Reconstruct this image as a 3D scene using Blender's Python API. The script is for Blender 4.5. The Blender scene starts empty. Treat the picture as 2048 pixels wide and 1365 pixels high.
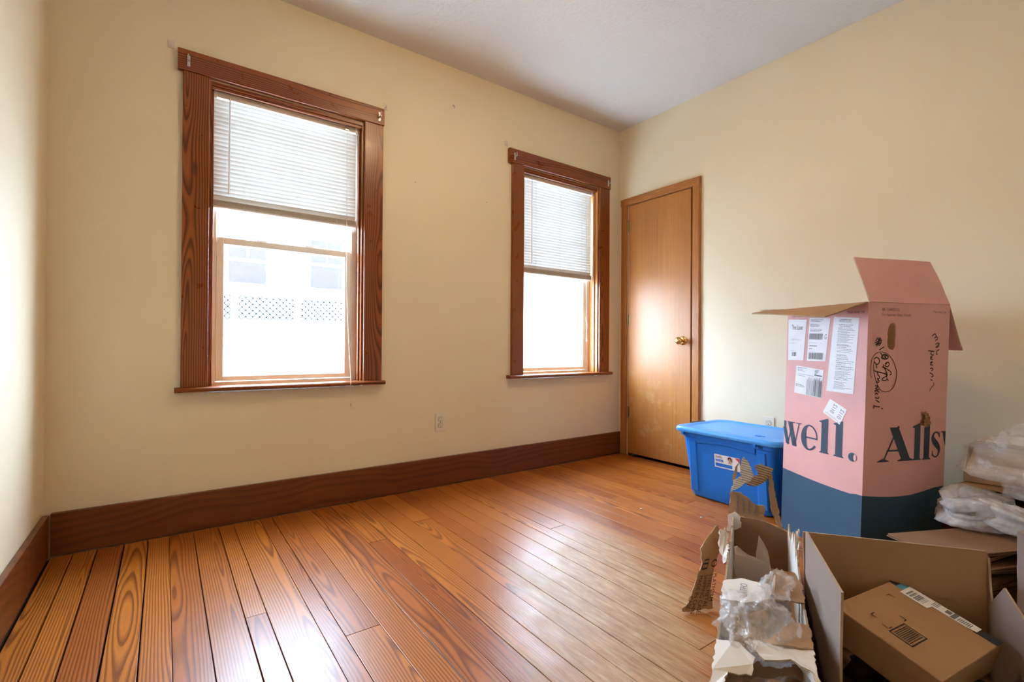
import bpy, bmesh, math, random
from mathutils import Vector, Matrix, noise as mnoise
random.seed(7)
S = bpy.context.scene
COL = S.collection
PI = math.pi

# ------------------------------------------------------------------ camera, sky, exposure
RW, RD, RH = 3.433, 3.02, 2.644          # room width (x), depth (toward -y), height
cam_d = bpy.data.cameras.new('camera'); cam = bpy.data.objects.new('camera', cam_d); COL.objects.link(cam)
cam_d.sensor_fit = 'HORIZONTAL'; cam_d.sensor_width = 36.0
cam_d.lens = 964.17 / 2048 * 36.0
cam_d.shift_y = 5.8 / 2048
cam_d.clip_start = 0.02
r_ = Vector((0.810895, -0.585162, 0.005905)); u_ = Vector((-0.007617, -0.000464, 0.999971)); f_ = Vector((0.585142, 0.810916, 0.004834))
M = Matrix(((r_.x, u_.x, -f_.x, 0.39358), (r_.y, u_.y, -f_.y, -2.70847), (r_.z, u_.z, -f_.z, 0.87), (0, 0, 0, 1)))
cam.matrix_world = M
S.camera = cam

SKY = 12.0
LAMP = 15.0
w = bpy.data.worlds.new('sky'); S.world = w; w.use_nodes = True
bg = w.node_tree.nodes['Background']; bg.inputs[0].default_value = (0.60, 0.77, 1.0, 1); bg.inputs[1].default_value = SKY
vs = S.view_settings
vs.view_transform = 'Standard'; vs.look = 'None'; vs.gamma = 1.0; vs.use_curve_mapping = False
vs.exposure = 2.35
S.cycles.use_denoising = True; S.cycles.use_adaptive_sampling = True; S.cycles.adaptive_threshold = 0.03
S.cycles.diffuse_bounces = 4; S.cycles.glossy_bounces = 3; S.cycles.max_bounces = 8; S.cycles.transparent_max_bounces = 16
S.cycles.caustics_reflective = False; S.cycles.caustics_refractive = False
for nm, cx in (('sky_portal', 0.932), ('sky_portal', 2.808)):
    ld = bpy.data.lights.new(nm, 'AREA'); ld.shape = 'RECTANGLE'; ld.size = 0.76; ld.size_y = 1.48
    ld.cycles.is_portal = True
    lo = bpy.data.objects.new(nm, ld); COL.objects.link(lo); lo.location = (cx, 0.21, 1.39); lo.rotation_euler = (-PI / 2, 0, 0)

# ------------------------------------------------------------------ materials
MATS = {}
class NT:
    def __init__(s, name):
        s.m = bpy.data.materials.new(name); s.m.use_nodes = True
        s.t = s.m.node_tree; s.b = s.t.nodes['Principled BSDF']; s.out = s.t.nodes['Material Output']
        MATS[name] = s.m
    def n(s, typ, **kw):
        nd = s.t.nodes.new('ShaderNode' + typ)
        for k, v in kw.items(): setattr(nd, k, v)
        return nd
    def l(s, a, b): s.t.links.new(a, b)
    def math(s, op, a, b=None, c=None, clamp=False):
        nd = s.n('Math', operation=op); nd.use_clamp = clamp
        for i, v in enumerate((a, b, c)):
            if v is None: continue
            if isinstance(v, (int, float)): nd.inputs[i].default_value = v
            else: s.l(v, nd.inputs[i])
        return nd.outputs[0]
    def noise(s, vec, scale, detail=3, rough=.5, dist=0):
        nd = s.n('TexNoise'); nd.inputs['Scale'].default_value = scale; nd.inputs['Detail'].default_value = detail
        nd.inputs['Roughness'].default_value = rough; nd.inputs['Distortion'].default_value = dist
        if vec is not None: s.l(vec, nd.inputs['Vector'])
        return nd.outputs[0]
    def scale(s, vec, sc, off=None):
        nd = s.n('VectorMath', operation='MULTIPLY'); s.l(vec, nd.inputs[0]); nd.inputs[1].default_value = sc
        o = nd.outputs[0]
        return o
    def ramp(s, fac, stops, interp='LINEAR'):
        nd = s.n('ValToRGB'); s.l(fac, nd.inputs[0]); cr = nd.color_ramp; cr.interpolation = interp
        while len(cr.elements) < len(stops): cr.elements.new(.5)
        for e, (p, c) in zip(cr.elements, stops):
            e.position = p; e.color = (c[0], c[1], c[2], 1) if not isinstance(c, (int, float)) else (c, c, c, 1)
        return nd.outputs[0]
    def mix(s, fac, a, b, mode='MIX'):
        nd = s.n('Mix', data_type='RGBA', blend_type=mode)
        for inp, v in ((nd.inputs[0], fac), (nd.inputs[6], a), (nd.inputs[7], b)):
            if isinstance(v, (int, float)): inp.default_value = v
            elif isinstance(v, (tuple, list)): inp.default_value = (v[0], v[1], v[2], 1)
            else: s.l(v, inp)
        return nd.outputs[2]
    def bump(s, h, strength=.2, dist=.002):
        nd = s.n('Bump'); nd.inputs['Strength'].default_value = strength; nd.inputs['Distance'].default_value = dist
        s.l(h, nd.inputs['Height']); s.l(nd.outputs[0], s.b.inputs['Normal']); return nd
    def col(s, v):
        if isinstance(v, (tuple, list)): s.b.inputs['Base Color'].default_value = (v[0], v[1], v[2], 1)
        else: s.l(v, s.b.inputs['Base Color'])
    def set(s, **kw):
        for k, v in kw.items():
            k = k.replace('_', ' ')
            if isinstance(v, (int, float, tuple)): s.b.inputs[k].default_value = v
            else: s.l(v, s.b.inputs[k])
    def obj(s): return s.n('TexCoord').outputs['Object']
    def pos(s): return s.n('NewGeometry').outputs['Position']
    def rnd(s): return s.n('ObjectInfo').outputs['Random']

def plain(name, c, rough=.5, metal=0.0, var=.06, vs_=20, bump=0, spec=.5):
    t = NT(name); t.set(Specular_IOR_Level=spec); v = t.noise(t.obj(), vs_, 4)
    a = tuple(max(0, x * (1 - var)) for x in c); b = tuple(min(1, x * (1 + var)) for x in c)
    t.col(t.ramp(v, [(.3, a), (.7, b)])); t.set(Roughness=rough, Metallic=metal)
    if bump: t.bump(v, bump, .001)
    return t.m

# wall paint (cream) with faint scuffs
def wallmat():
    t = NT('wall_paint'); p = t.pos()
    n1 = t.noise(p, 1.3, 4, .55); n2 = t.noise(p, 9, 5, .6); n3 = t.noise(p, 60, 3)
    c = t.ramp(n1, [(.35, (.75, .655, .465)), (.65, (.79, .695, .505))])
    sc = t.ramp(n2, [(.66, 0.0), (.80, 1.0)])
    c = t.mix(t.math('MULTIPLY', sc, .18), c, (.50, .42, .30))
    t.col(c); t.set(Roughness=.55)
    t.bump(t.math('ADD', t.math('MULTIPLY', n2, .6), t.math('MULTIPLY', n3, .25)), .25, .003)
    return t.m
wallmat()
def ceilmat():
    t = NT('ceiling_paint'); p = t.pos()
    n = t.noise(p, 55, 4, .6); n0 = t.noise(p, 1.2, 3)
    t.col(t.ramp(n0, [(.3, (.69, .67, .65)), (.7, (.73, .71, .69))])); t.set(Roughness=.75)
    t.bump(n, .55, .006); return t.m
ceilmat()

# sawn softwood: growth rings cut by a slightly wandering plane.  axis = long axis in object space
def woodmat(name, light, dark, red=None, axis='Y', ring=.0085, rough=.3, coat=0.0, worn=False, contrast=1.0, lf=1.0, wa=.30, depth=.022, wb2=.006):
    t = NT(name); o = t.obj(); rnd = t.rnd()
    sep = t.n('SeparateXYZ'); t.l(o, sep.inputs[0])
    X, Y, Z = sep.outputs
    if axis == 'X': L, A, B = X, Y, Z
    elif axis == 'Y': L, A, B = Y, X, Z
    else: L, A, B = Z, X, Y
    off = t.math('MULTIPLY', rnd, 41.0)
    cb = t.n('CombineXYZ'); t.l(t.math('ADD', t.math('MULTIPLY', L, lf), off), cb.inputs[0]); t.l(t.math('MULTIPLY', A, 3.0), cb.inputs[1]); t.l(off, cb.inputs[2])
    wob = t.noise(cb.outputs[0], 1.0, 2, .5)
    cb2 = t.n('CombineXYZ'); t.l(t.math('ADD', t.math('MULTIPLY', L, 5), off), cb2.inputs[0]); t.l(t.math('MULTIPLY', A, 22), cb2.inputs[1]); t.l(t.math('MULTIPLY', B, 22), cb2.inputs[2])
    wob2 = t.noise(cb2.outputs[0], 1.0, 2, .5)
    r2 = t.math('FRACT', t.math('MULTIPLY', rnd, 17.31)); r3 = t.math('FRACT', t.math('MULTIPLY', rnd, 53.7))
    a = t.math('ADD', A, t.math('MULTIPLY', t.math('SUBTRACT', r2, .5), .14))
    d = t.math('ADD', t.math('ADD', B, t.math('MULTIPLY', t.math('SUBTRACT', wob, .5), wa)), t.math('MULTIPLY', t.math('ADD', r3, -.3), depth * 3))
    rad = t.math('SQRT', t.math('ADD', t.math('MULTIPLY', a, a), t.math('MULTIPLY', d, d)))
    rad = t.math('ADD', rad, t.math('MULTIPLY', wob2, wb2))
    fr = t.math('FRACT', t.math('DIVIDE', rad, ring))
    late = t.ramp(fr, [(0, 0.15), (.35, 0.0), (.80, 1.0), (.93, .85), (1.0, .15)])
    cb3 = t.n('CombineXYZ'); t.l(t.math('MULTIPLY', L, 9), cb3.inputs[0]); t.l(t.math('MULTIPLY', A, 420), cb3.inputs[1]); t.l(t.math('MULTIPLY', B, 420), cb3.inputs[2])
    fib = t.noise(cb3.outputs[0], 1.0, 3, .6)
    tone = t.math('FRACT', t.math('MULTIPLY', rnd, 7.77))
    lt = t.mix(tone, light, red or light)
    dk = t.mix(tone, dark, tuple(x * .8 for x in dark))
    c = t.mix(t.math('MULTIPLY', late, contrast), lt, dk)
    c = t.mix(t.math('MULTIPLY', t.math('SUBTRACT', fib, .35, clamp=True), .55), c, tuple(x * .55 for x in dark))
    pos = t.pos()
    st = t.noise(pos, 2.2, 4, .6)
    c = t.mix(t.ramp(st, [(.5, 0.0), (.8, .18)]), c, tuple(x * .7 for x in dark))
    # stray knots
    vor = t.n('TexVoronoi'); vor.inputs['Scale'].default_value = 1.0
    cb4 = t.n('CombineXYZ'); t.l(t.math('ADD', t.math('MULTIPLY', L, 1.6), off), cb4.inputs[0]); t.l(t.math('MULTIPLY', A, 5), cb4.inputs[1]); t.l(off, cb4.inputs[2])
    t.l(cb4.outputs[0], vor.inputs['Vector'])
    kn = t.ramp(vor.outputs['Distance'], [(.03, 1.0), (.075, 0.0)])
    vs3 = t.n('SeparateColor'); t.l(vor.outputs['Color'], vs3.inputs[0])
    kn = t.math('MULTIPLY', kn, t.ramp(vs3.outputs[0], [(.86, 0.0), (.88, 1.0)]))
    c = t.mix(t.math('MULTIPLY', kn, .8), c, (.05, .018, .008))
    rg = t.math('ADD', t.math('MULTIPLY', t.noise(pos, 14, 4), .16), rough - .06)
    if worn:
        sp = t.n('SeparateXYZ'); t.l(pos, sp.inputs[0])
        dx = t.math('SUBTRACT', sp.outputs[0], 1.62); dy = t.math('SUBTRACT', sp.outputs[1], -1.58)
        # the traffic lane: an oblong running out from the middle of the room toward the door wall
        q1 = t.math('ADD', t.math('MULTIPLY', dx, .62), t.math('MULTIPLY', dy, .78)); q2 = t.math('SUBTRACT', t.math('MULTIPLY', dx, .78), t.math('MULTIPLY', dy, .62))
        rr = t.math('SQRT', t.math('ADD', t.math('POWER', t.math('ABSOLUTE', t.math('DIVIDE', q1, .78)), 2.0), t.math('POWER', t.math('ABSOLUTE', t.math('DIVIDE', q2, .38)), 2.0)))
        cb5 = t.n('CombineXYZ'); t.l(t.math('MULTIPLY', sp.outputs[0], 14), cb5.inputs[0]); t.l(t.math('MULTIPLY', sp.outputs[1], 2.2), cb5.inputs[1]); t.l(off, cb5.inputs[2])
        nn = t.noise(cb5.outputs[0], 1.0, 5, .65)
        ws = t.math('ADD', rr, t.math('MULTIPLY', t.math('SUBTRACT', nn, .5), 1.5))
        mk = t.ramp(ws, [(.55, 1.0), (1.0, 0.0)])
        cbf = t.n('CombineXYZ'); t.l(t.math('MULTIPLY', sp.outputs[0], 60), cbf.inputs[0]); t.l(t.math('MULTIPLY', sp.outputs[1], 9), cbf.inputs[1])
        fl = t.noise(cbf.outputs[0], 1.0, 4, .7)
        bare = t.ramp(fl, [(.35, (.29, .155, .065)), (.55, (.42, .27, .125)), (.72, (.54, .42, .26))])
        c = t.mix(t.math('MULTIPLY', mk, .74), c, bare)
        rg = t.math('ADD', rg, t.math('MULTIPLY', mk, .16))
        sc2 = t.ramp(t.noise(cbf.outputs[0], .35, 5, .7), [(.66, 0.0), (.72, 1.0)])
        c = t.mix(t.math('MULTIPLY', sc2, t.math('ADD', t.math('MULTIPLY', mk, .4), .06)), c, (.42, .33, .22))
    t.col(c); t.set(Roughness=rg)
    if worn: t.set(Specular_IOR_Level=.38)
    if coat: t.set(Coat_Weight=coat, Coat_Roughness=.12)
    t.bump(t.math('ADD', t.math('MULTIPLY', late, .5), t.math('MULTIPLY', st, .6)), .10, .0008)
    return t.m
woodmat('floor_pine', (.54, .180, .022), (.15, .034, .005), red=(.34, .083, .011), axis='Y', rough=.33, worn=True, contrast=.85, ring=.0075, lf=.55, wa=.20, wb2=.0022)
for ax in 'XYZ':
    woodmat('trim_pine_' + ax, (.33, .088, .013), (.085, .016, .003), red=(.28, .070, .011), axis=ax, rough=.28, contrast=.95, ring=.0095, lf=.8, wa=.22, wb2=.0025)
    woodmat('base_pine_' + ax, (.185, .052, .010), (.055, .013, .003), red=(.15, .040, .008), axis=ax, rough=.32, contrast=.5, ring=.032, lf=.9, wa=.45, wb2=.014)
    woodmat('door_trim_' + ax, (.46, .185, .050), (.30, .105, .026), axis=ax, rough=.3, contrast=.5, ring=.010)
def doormat():
    t = NT('door_veneer'); o = t.obj()
    s1 = t.noise(t.scale(o, (40, 90, 1.5)), 1.0, 4, .6); s2 = t.noise(t.scale(o, (3, 5, .6)), 1.0, 3); s3 = t.noise(o, 7, 5, .7)
    c = t.ramp(s1, [(.3, (.38, .145, .030)), (.7, (.50, .21, .050))])
    c = t.mix(t.ramp(s2, [(.4, 0.0), (.7, .5)]), c, (.30, .11, .028))
    sep = t.n('SeparateXYZ'); t.l(t.pos(), sep.inputs[0])
    low = t.ramp(sep.outputs[2], [(.0, 0.0), (.15, .7), (.42, 1.0), (.62, .35), (.8, 0.0)])
    wear = t.math('MULTIPLY', t.ramp(s3, [(.52, 0.0), (.70, 1.0)]), low)
    c = t.mix(t.math('MULTIPLY', wear, .6), c, (.58, .38, .17))
    t.col(c); t.set(Roughness=t.math('ADD', t.math('MULTIPLY', s1, .12), .37)); t.bump(s1, .25, .0008); return t.m
doormat()
def cardmat(name, c, stripe=True, rough=.75, var=.10):
    t = NT(name); o = t.obj(); n1 = t.noise(o, 6, 5, .6); n2 = t.noise(t.scale(o, (8, 8, 160)), 1.0, 2)
    a = tuple(x * (1 - var) for x in c); b = tuple(min(1, x * (1 + var)) for x in c)
    cc = t.ramp(n1, [(.3, a), (.7, b)])
    t.col(cc); t.set(Roughness=rough)
    t.bump(t.math('ADD', n1, t.math('MULTIPLY', n2, .12 if stripe else 0)), .3, .003); return t.m
cardmat('kraft', (.35, .20, .095)); cardmat('kraft_dark', (.23, .125, .06)); cardmat('kraft_pale', (.48, .33, .205))
cardmat('card_edge', (.38, .28, .17), var=.25)
cardmat('white_card', (.66, .61, .55), var=.07); cardmat('mauve_card', (.27, .20, .165), var=.06)
cardmat('pink_card', (.74, .39, .36), rough=.6, var=.05); cardmat('navy_card', (.028, .085, .150), rough=.6, var=.08)
def flutemat(name, a, b):
    t = NT(name); o = t.obj(); wv = t.n('TexWave'); wv.inputs['Scale'].default_value = 42; wv.inputs['Distortion'].default_value = 1.0; wv.inputs['Detail'].default_value = 2
    mp = t.n('Mapping'); mp.inputs['Rotation'].default_value = (.5, .9, .6); t.l(o, mp.inputs[0]); t.l(mp.outputs[0], wv.inputs[0])
    t.col(t.ramp(wv.outputs[1], [(.25, a), (.75, b)])); t.set(Roughness=.8); t.bump(wv.outputs[1], .5, .002); return t.m
flutemat('flute_white', (.40, .35, .29), (.66, .62, .56)); flutemat('flute_kraft', (.20, .13, .075), (.46, .33, .215))
cardmat('paper', (.52, .40, .31), stripe=False)
plain('navy_print', (.030, .060, .105), .6); plain('grey_print', (.17, .09, .085), .6); plain('black_print', (.016, .014, .014), .5)
plain('label_white', (.80, .80, .82), .45, var=.03); plain('print_grey', (.16, .16, .17), .6); plain('pale_print', (.55, .55, .58), .6)
plain('vinyl', (.80, .77, .70), .35, var=.03); plain('blind_rail', (.80, .78, .74), .4, var=.02); plain('blind_stack_shaded', (.50, .45, .39), .5, var=.05)  # gathered slats: white darkened to grey, backlit shade put into the colour
plain('brass', (.72, .47, .16), .22, 1.0, .05); plain('old_brass', (.40, .30, .16), .4, 1.0, .1); plain('steel', (.62, .60, .58), .3, 1.0, .05)
plain('ivory', (.74, .68, .56), .4, var=.02); plain('slot_dark', (.03, .025, .02), .6); plain('white_plastic', (.78, .77, .75), .4, var=.02)
plain('clear_hook', (.72, .66, .56), .25, var=.04)
plain('bin_blue', (.004, .185, .72), .34, var=.05, vs_=5); plain('lid_blue', (.06, .33, .84), .36, var=.04, vs_=4); plain('tote_black', (.015, .015, .017), .4)
plain('sticker_blue', (.05, .2, .7), .5); plain('sticker_red', (.6, .03, .03), .5); plain('skin', (.55, .28, .18), .6); plain('hair', (.06, .025, .015), .6)
plain('tape_black', (.02, .022, .026), .35); plain('tape_blue', (.08, .33, .52), .4)
plain('gap_dark', (.012, .010, .008), .9); plain('cord', (.70, .66, .58), .7); plain('shadow_crumple', (.012, .016, .022), .4, bump=.3)
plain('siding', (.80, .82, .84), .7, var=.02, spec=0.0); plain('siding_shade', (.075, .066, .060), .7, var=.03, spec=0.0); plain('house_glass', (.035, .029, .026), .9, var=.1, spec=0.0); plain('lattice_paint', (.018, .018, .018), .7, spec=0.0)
plain('ground_mat', (.45, .45, .44), .9); plain('lamp_metal', (.75, .72, .66), .3, .8)
def slatmat():
    t = NT('blind_slat'); tr = t.n('BsdfTranslucent'); tr.inputs[0].default_value = (.85, .86, .86, 1)
    t.col((.70, .69, .66)); t.set(Roughness=.4)
    mx = t.n('MixShader'); mx.inputs[0].default_value = .004
    t.l(t.b.outputs[0], mx.inputs[1]); t.l(tr.outputs[0], mx.inputs[2]); t.l(mx.outputs[0], t.out.inputs[0]); return t.m
slatmat()
def glassmat():
    t = NT('window_glass')
    tr = t.n('BsdfTransparent'); tr.inputs[0].default_value = (.95, .97, .97, 1); gl = t.n('BsdfGlossy'); gl.inputs['Roughness'].default_value = .01
    mx = t.n('MixShader'); mx.inputs[0].default_value = .05; t.l(tr.outputs[0], mx.inputs[1]); t.l(gl.outputs[0], mx.inputs[2]); t.l(mx.outputs[0], t.out.inputs[0]); return t.m
glassmat()
def filmmat(name, lo, hi, c=(.80, .78, .76)):
    t = NT(name); o = t.obj(); n = t.noise(o, 9, 5, .6, 1.2)
    t.col(c); t.set(Roughness=.22, Specular_IOR_Level=.7)
    t.bump(t.noise(o, 14, 3, .5, 2.0), .5, .012)
    tr = t.n('BsdfTransparent'); mx = t.n('MixShader'); f = t.ramp(n, [(.3, lo), (.7, hi)])
    t.l(f, mx.inputs[0]); t.l(tr.outputs[0], mx.inputs[1]); t.l(t.b.outputs[0], mx.inputs[2]); t.l(mx.outputs[0], t.out.inputs[0]); return t.m
filmmat('clear_film', .10, .42); filmmat('milky_film', .30, .70, (.78, .78, .80))
def lampmat():
    t = NT('lamp_glow'); t.col((.9, .85, .75)); t.set(Emission_Color=(1.0, .68, .38, 1.0), Emission_Strength=LAMP); return t.m
lampmat()

# ------------------------------------------------------------------ mesh helpers
class MB:
    def __init__(s): s.v = []; s.f = []; s.mi = []
    def add(s, vs_, fs, mi=0):
        o = len(s.v); s.v += [tuple(v) for v in vs_]; s.f += [tuple(i + o for i in f) for f in fs]; s.mi += [mi] * len(fs); return s
    def box(s, a, b, mi=0, mat=None, bev=0):
        x0, y0, z0 = a; x1, y1, z1 = b
        if bev:
            bm = bmesh.new(); bmesh.ops.create_cube(bm, size=1)
            for v in bm.verts: v.co = Vector(((x0 + x1) / 2 + v.co.x * (x1 - x0), (y0 + y1) / 2 + v.co.y * (y1 - y0), (z0 + z1) / 2 + v.co.z * (z1 - z0)))
            bmesh.ops.bevel(bm, geom=list(bm.edges), offset=bev, segments=2, affect='EDGES', profile=.6)
            bm.verts.index_update(); vv = [v.co.copy() for v in bm.verts]; ff = [[v.index for v in f.verts] for f in bm.faces]; bm.free()
        else:
            vv = [Vector(p) for p in ((x0, y0, z0), (x1, y0, z0), (x1, y1, z0), (x0, y1, z0), (x0, y0, z1), (x1, y0, z1), (x1, y1, z1), (x0, y1, z1))]
            ff = [(0, 3, 2, 1), (4, 5, 6, 7), (0, 1, 5, 4), (1, 2, 6, 5), (2, 3, 7, 6), (3, 0, 4, 7)]
        if mat: vv = [mat @ v for v in vv]
        return s.add(vv, ff, mi)
    def tube(s, pts, r, n=8, mi=0, cap=True):
        pts = [Vector(p) for p in pts]; o = len(s.v); N = len(pts); prev = None
        for i, p in enumerate(pts):
            d = (pts[min(i + 1, N - 1)] - pts[max(i - 1, 0)]).normalized()
            a = d.orthogonal().normalized() if prev is None else (prev - d * prev.dot(d)).normalized(); prev = a; b = d.cross(a)
            rr = r[i] if isinstance(r, (list, tuple)) else r
            for k in range(n): t = 2 * PI * k / n; s.v.append(tuple(p + (a * math.cos(t) + b * math.sin(t)) * rr))
        for i in range(N - 1):
            for k in range(n): s.f.append((o + i * n + k, o + i * n + (k + 1) % n, o + (i + 1) * n + (k + 1) % n, o + (i + 1) * n + k)); s.mi.append(mi)
        if cap:
            s.f.append(tuple(o + k for k in range(n))[::-1]); s.f.append(tuple(o + (N - 1) * n + k for k in range(n))); s.mi += [mi, mi]
        return s
    def lathe(s, prof, org, axis, n=24, mi=0):
        axis = Vector(axis).normalized(); a = axis.orthogonal().normalized(); b = axis.cross(a); org = Vector(org); o = len(s.v)
        for (r, h) in prof:
            for k in range(n): t = 2 * PI * k / n; s.v.append(tuple(org + axis * h + (a * math.cos(t) + b * math.sin(t)) * r))
        for i in range(len(prof) - 1):
            for k in range(n): s.f.append((o + i * n + k, o + i * n + (k + 1) % n, o + (i + 1) * n + (k + 1) % n, o + (i + 1) * n + k)); s.mi.append(mi)
        return s
    def build(s, name, mats, parent=None, smooth=False, loc=None):
        me = bpy.data.meshes.new(name); me.from_pydata(s.v, [], s.f); me.validate()
        if isinstance(mats, str): mats = [mats]
        for m in mats: me.materials.append(MATS[m])
        for p, i in zip(me.polygons, s.mi): p.material_index = i; p.use_smooth = smooth
        me.update()
        bm = bmesh.new(); bm.from_mesh(me); bmesh.ops.recalc_face_normals(bm, faces=bm.faces); bm.to_mesh(me); bm.free()
        o = bpy.data.objects.new(name, me); COL.objects.link(o)
        if parent: o.parent = parent
        if loc: o.location = loc
        if mats[0].startswith(('trim_', 'base_', 'door_trim')):      # own origin, so the grain runs through the piece itself
            c = sum((Vector(q) for q in o.bound_box), Vector()) / 8
            me.transform(Matrix.Translation(-c)); o.location = o.location + c
        return o
def tag(o, label=None, cat=None, group=None, kind=None):
    if label: o['label'] = label
    if cat: o['category'] = cat
    if group: o['group'] = group
    if kind: o['kind'] = kind
    return o
def empty(name, loc=(0, 0, 0), rz=0):
    o = bpy.data.objects.new(name, None); COL.objects.link(o); o.location = loc; o.rotation_euler = (0, 0, rz); o.empty_display_size = .1; return o
def mesh_copy(src, name, parent, loc, rot=None):
    o = src.copy(); o.name = name; COL.objects.link(o); o.parent = parent; o.location = loc
    if rot: o.rotation_euler = rot
    return o
def solid(o, th, off=-1, rim=1, inner=1):
    m = o.modifiers.new('thickness', 'SOLIDIFY'); m.thickness = th; m.offset = off; m.material_offset = inner; m.material_offset_rim = rim; m.use_even_offset = False; return o
def catmull(P, n=6):
    P = [Vector(p) for p in P]; out = []
    for i in range(len(P) - 1):
        a, b, c, d = P[max(i - 1, 0)], P[i], P[i + 1], P[min(i + 2, len(P) - 1)]
        for k in range(n):
            t = k / n; out.append(.5 * ((2 * b) + (c - a) * t + (2 * a - 5 * b + 4 * c - d) * t * t + (3 * b - a - 3 * c + d) * t ** 3))
    out.append(P[-1]); return out
def stroke2(mb, P, wd, fmap, off=.0006, smooth=6, mi=0):
    """flat ribbon along 2-D points, mapped on a face"""
    Q = catmull([(x, y, 0) for x, y in P], smooth) if smooth else [Vector((x, y, 0)) for x, y in P]
    N = len(Q); vs_ = []
    for i, q in enumerate(Q):
        d = (Q[min(i + 1, N - 1)] - Q[max(i - 1, 0)]);
        if d.length < 1e-9: d = Vector((1, 0, 0))
        d.normalize(); nrm = Vector((-d.y, d.x, 0))
        ww = wd if not callable(wd) else wd(i / (N - 1))
        for sgn in (1, -1): e = q + nrm * ww / 2 * sgn; vs_.append(fmap(e.x, e.y, off))
    mb.add(vs_, [(2 * i, 2 * i + 1, 2 * i + 3, 2 * i + 2) for i in range(N - 1)], mi)
def poly2(mb, P, fmap, off=.0006, mi=0):
    mb.add([fmap(x, y, off) for x, y in P], [tuple(range(len(P)))], mi)
_tc = {}
def text2(mb, txt, x, y, size, fmap, rot=0.0, off=.0007, mi=0, align='LEFT', sx=1.0):
    key = (txt, align)
    if key not in _tc:
        cu = bpy.data.curves.new('glyphs', 'FONT'); cu.body = txt; cu.size = 1.0; cu.align_x = align; cu.resolution_u = 3
        ob = bpy.data.objects.new('glyphs', cu); COL.objects.link(ob); bpy.context.view_layer.update()
        me = ob.to_mesh(); _tc[key] = ([v.co.copy() for v in me.vertices], [tuple(p.vertices) for p in me.polygons])
        ob.to_mesh_clear(); bpy.data.objects.remove(ob); bpy.data.curves.remove(cu)
    vv, ff = _tc[key]; c, s_ = math.cos(rot), math.sin(rot)
    mb.add([fmap(x + (v.x * sx * c - v.y * s_) * size, y + (v.x * sx * s_ + v.y * c) * size, off) for v in vv], ff, mi)
def bilin(P00, P10, P11, P01, W, H):
    P00, P10, P11, P01 = map(Vector, (P00, P10, P11, P01)); N = (P10 - P00).cross(P01 - P00).normalized()
    def f(s, t, off=0.0):
        a, b = s / W, t / H
        return P00 * (1 - a) * (1 - b) + P10 * a * (1 - b) + P11 * a * b + P01 * (1 - a) * b + N * off
    f.N = N; return f
def jag(P, step=.012, amp=.004, closed=True, seed=0):
    R = random.Random(seed); out = []; n = len(P)
    nv = None
    if len(P[0]) == 3:          # keep the tear mostly within the board's own plane
        V = [Vector(p) for p in P]; c = sum(V, Vector()) / n; nv = Vector()
        for i in range(n): nv += (V[i] - c).cross(V[(i + 1) % n] - c)
        nv = nv.normalized() if nv.length > 1e-9 else None
    def flat3(v): return v if nv is None else v - nv * v.dot(nv) * .75
    for i in range(n if closed else n - 1):
        a, b = Vector(P[i]), Vector(P[(i + 1) % n]); L = (b - a).length; k = max(1, int(L / step))
        for j in range(k):
            q = a.lerp(b, j / k)
            if j: q = q + flat3(Vector([R.uniform(-amp, amp) for _ in range(len(q))]))
            out.append(tuple(q))
    return out
def sheet(name, P, th, mats, parent=None, fold=None):
    """a flat piece of board from an outline of 3-D points; front/back/edge slots"""
    mb = MB(); mb.add(P, [tuple(range(len(P)))], 0); o = mb.build(name, mats, parent)
    bm = bmesh.new(); bm.from_mesh(o.data); bmesh.ops.triangulate(bm, faces=bm.faces, ngon_method='EAR_CLIP'); bm.to_mesh(o.data); bm.free()
    m = o.modifiers.new('thickness', 'SOLIDIFY'); m.thickness = th; m.offset = 0; m.use_rim = True
    if len(mats) > 1: m.material_offset = 1
    if len(mats) > 2: m.material_offset_rim = 2
    return o
def crumple(name, size, mats, parent=None, loc=(0, 0, 0), seed=1, amp=.35, fq=4.0, sub=4, flat=.5, st=(1, 1, 1), fine=1.0):
    bm = bmesh.new(); bmesh.ops.create_icosphere(bm, subdivisions=sub, radius=1.0)
    o3 = Vector((seed * 3.7, seed * 1.9, seed * .7))
    for v in bm.verts:
        d0 = v.co.normalized(); d = Vector((d0.x * st[0], d0.y * st[1], d0.z * st[2])); n1 = mnoise.noise(d * fq * .5 + o3); n2 = abs(mnoise.noise(d * fq + o3 * 2)); n3 = abs(mnoise.noise(d * fq * 2.6 + o3)); n4 = abs(mnoise.noise(d * fq * 6 + o3))
        r = 1 + amp * (n1 * 1.0 - n2 * .7 - n3 * .45 * fine + .3 - n4 * .25 * fine)
        q = d0 * r; v.co = Vector((q.x * size[0], q.y * size[1], max(q.z, -flat) * size[2]))
    me = bpy.data.meshes.new(name); bm.to_mesh(me); bm.free()
    for m in ([mats] if isinstance(mats, str) else mats): me.materials.append(MATS[m])
    for p in me.polygons: p.use_smooth = True
    o = bpy.data.objects.new(name, me); COL.objects.link(o); o.location = loc
    if parent: o.parent = parent
    return o

# ------------------------------------------------------------------ room shell
T = .20
WIN = [dict(x0=.559, x1=1.305, cl=.455, cr=1.409, hl=.434, hr=1.414, bb=1.540), dict(x0=2.430, x1=3.187, cl=2.333, cr=3.295, hl=2.302, hr=3.262 + .04, bb=1.398)]
WZ0, WZ1 = .640, 2.130
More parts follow.
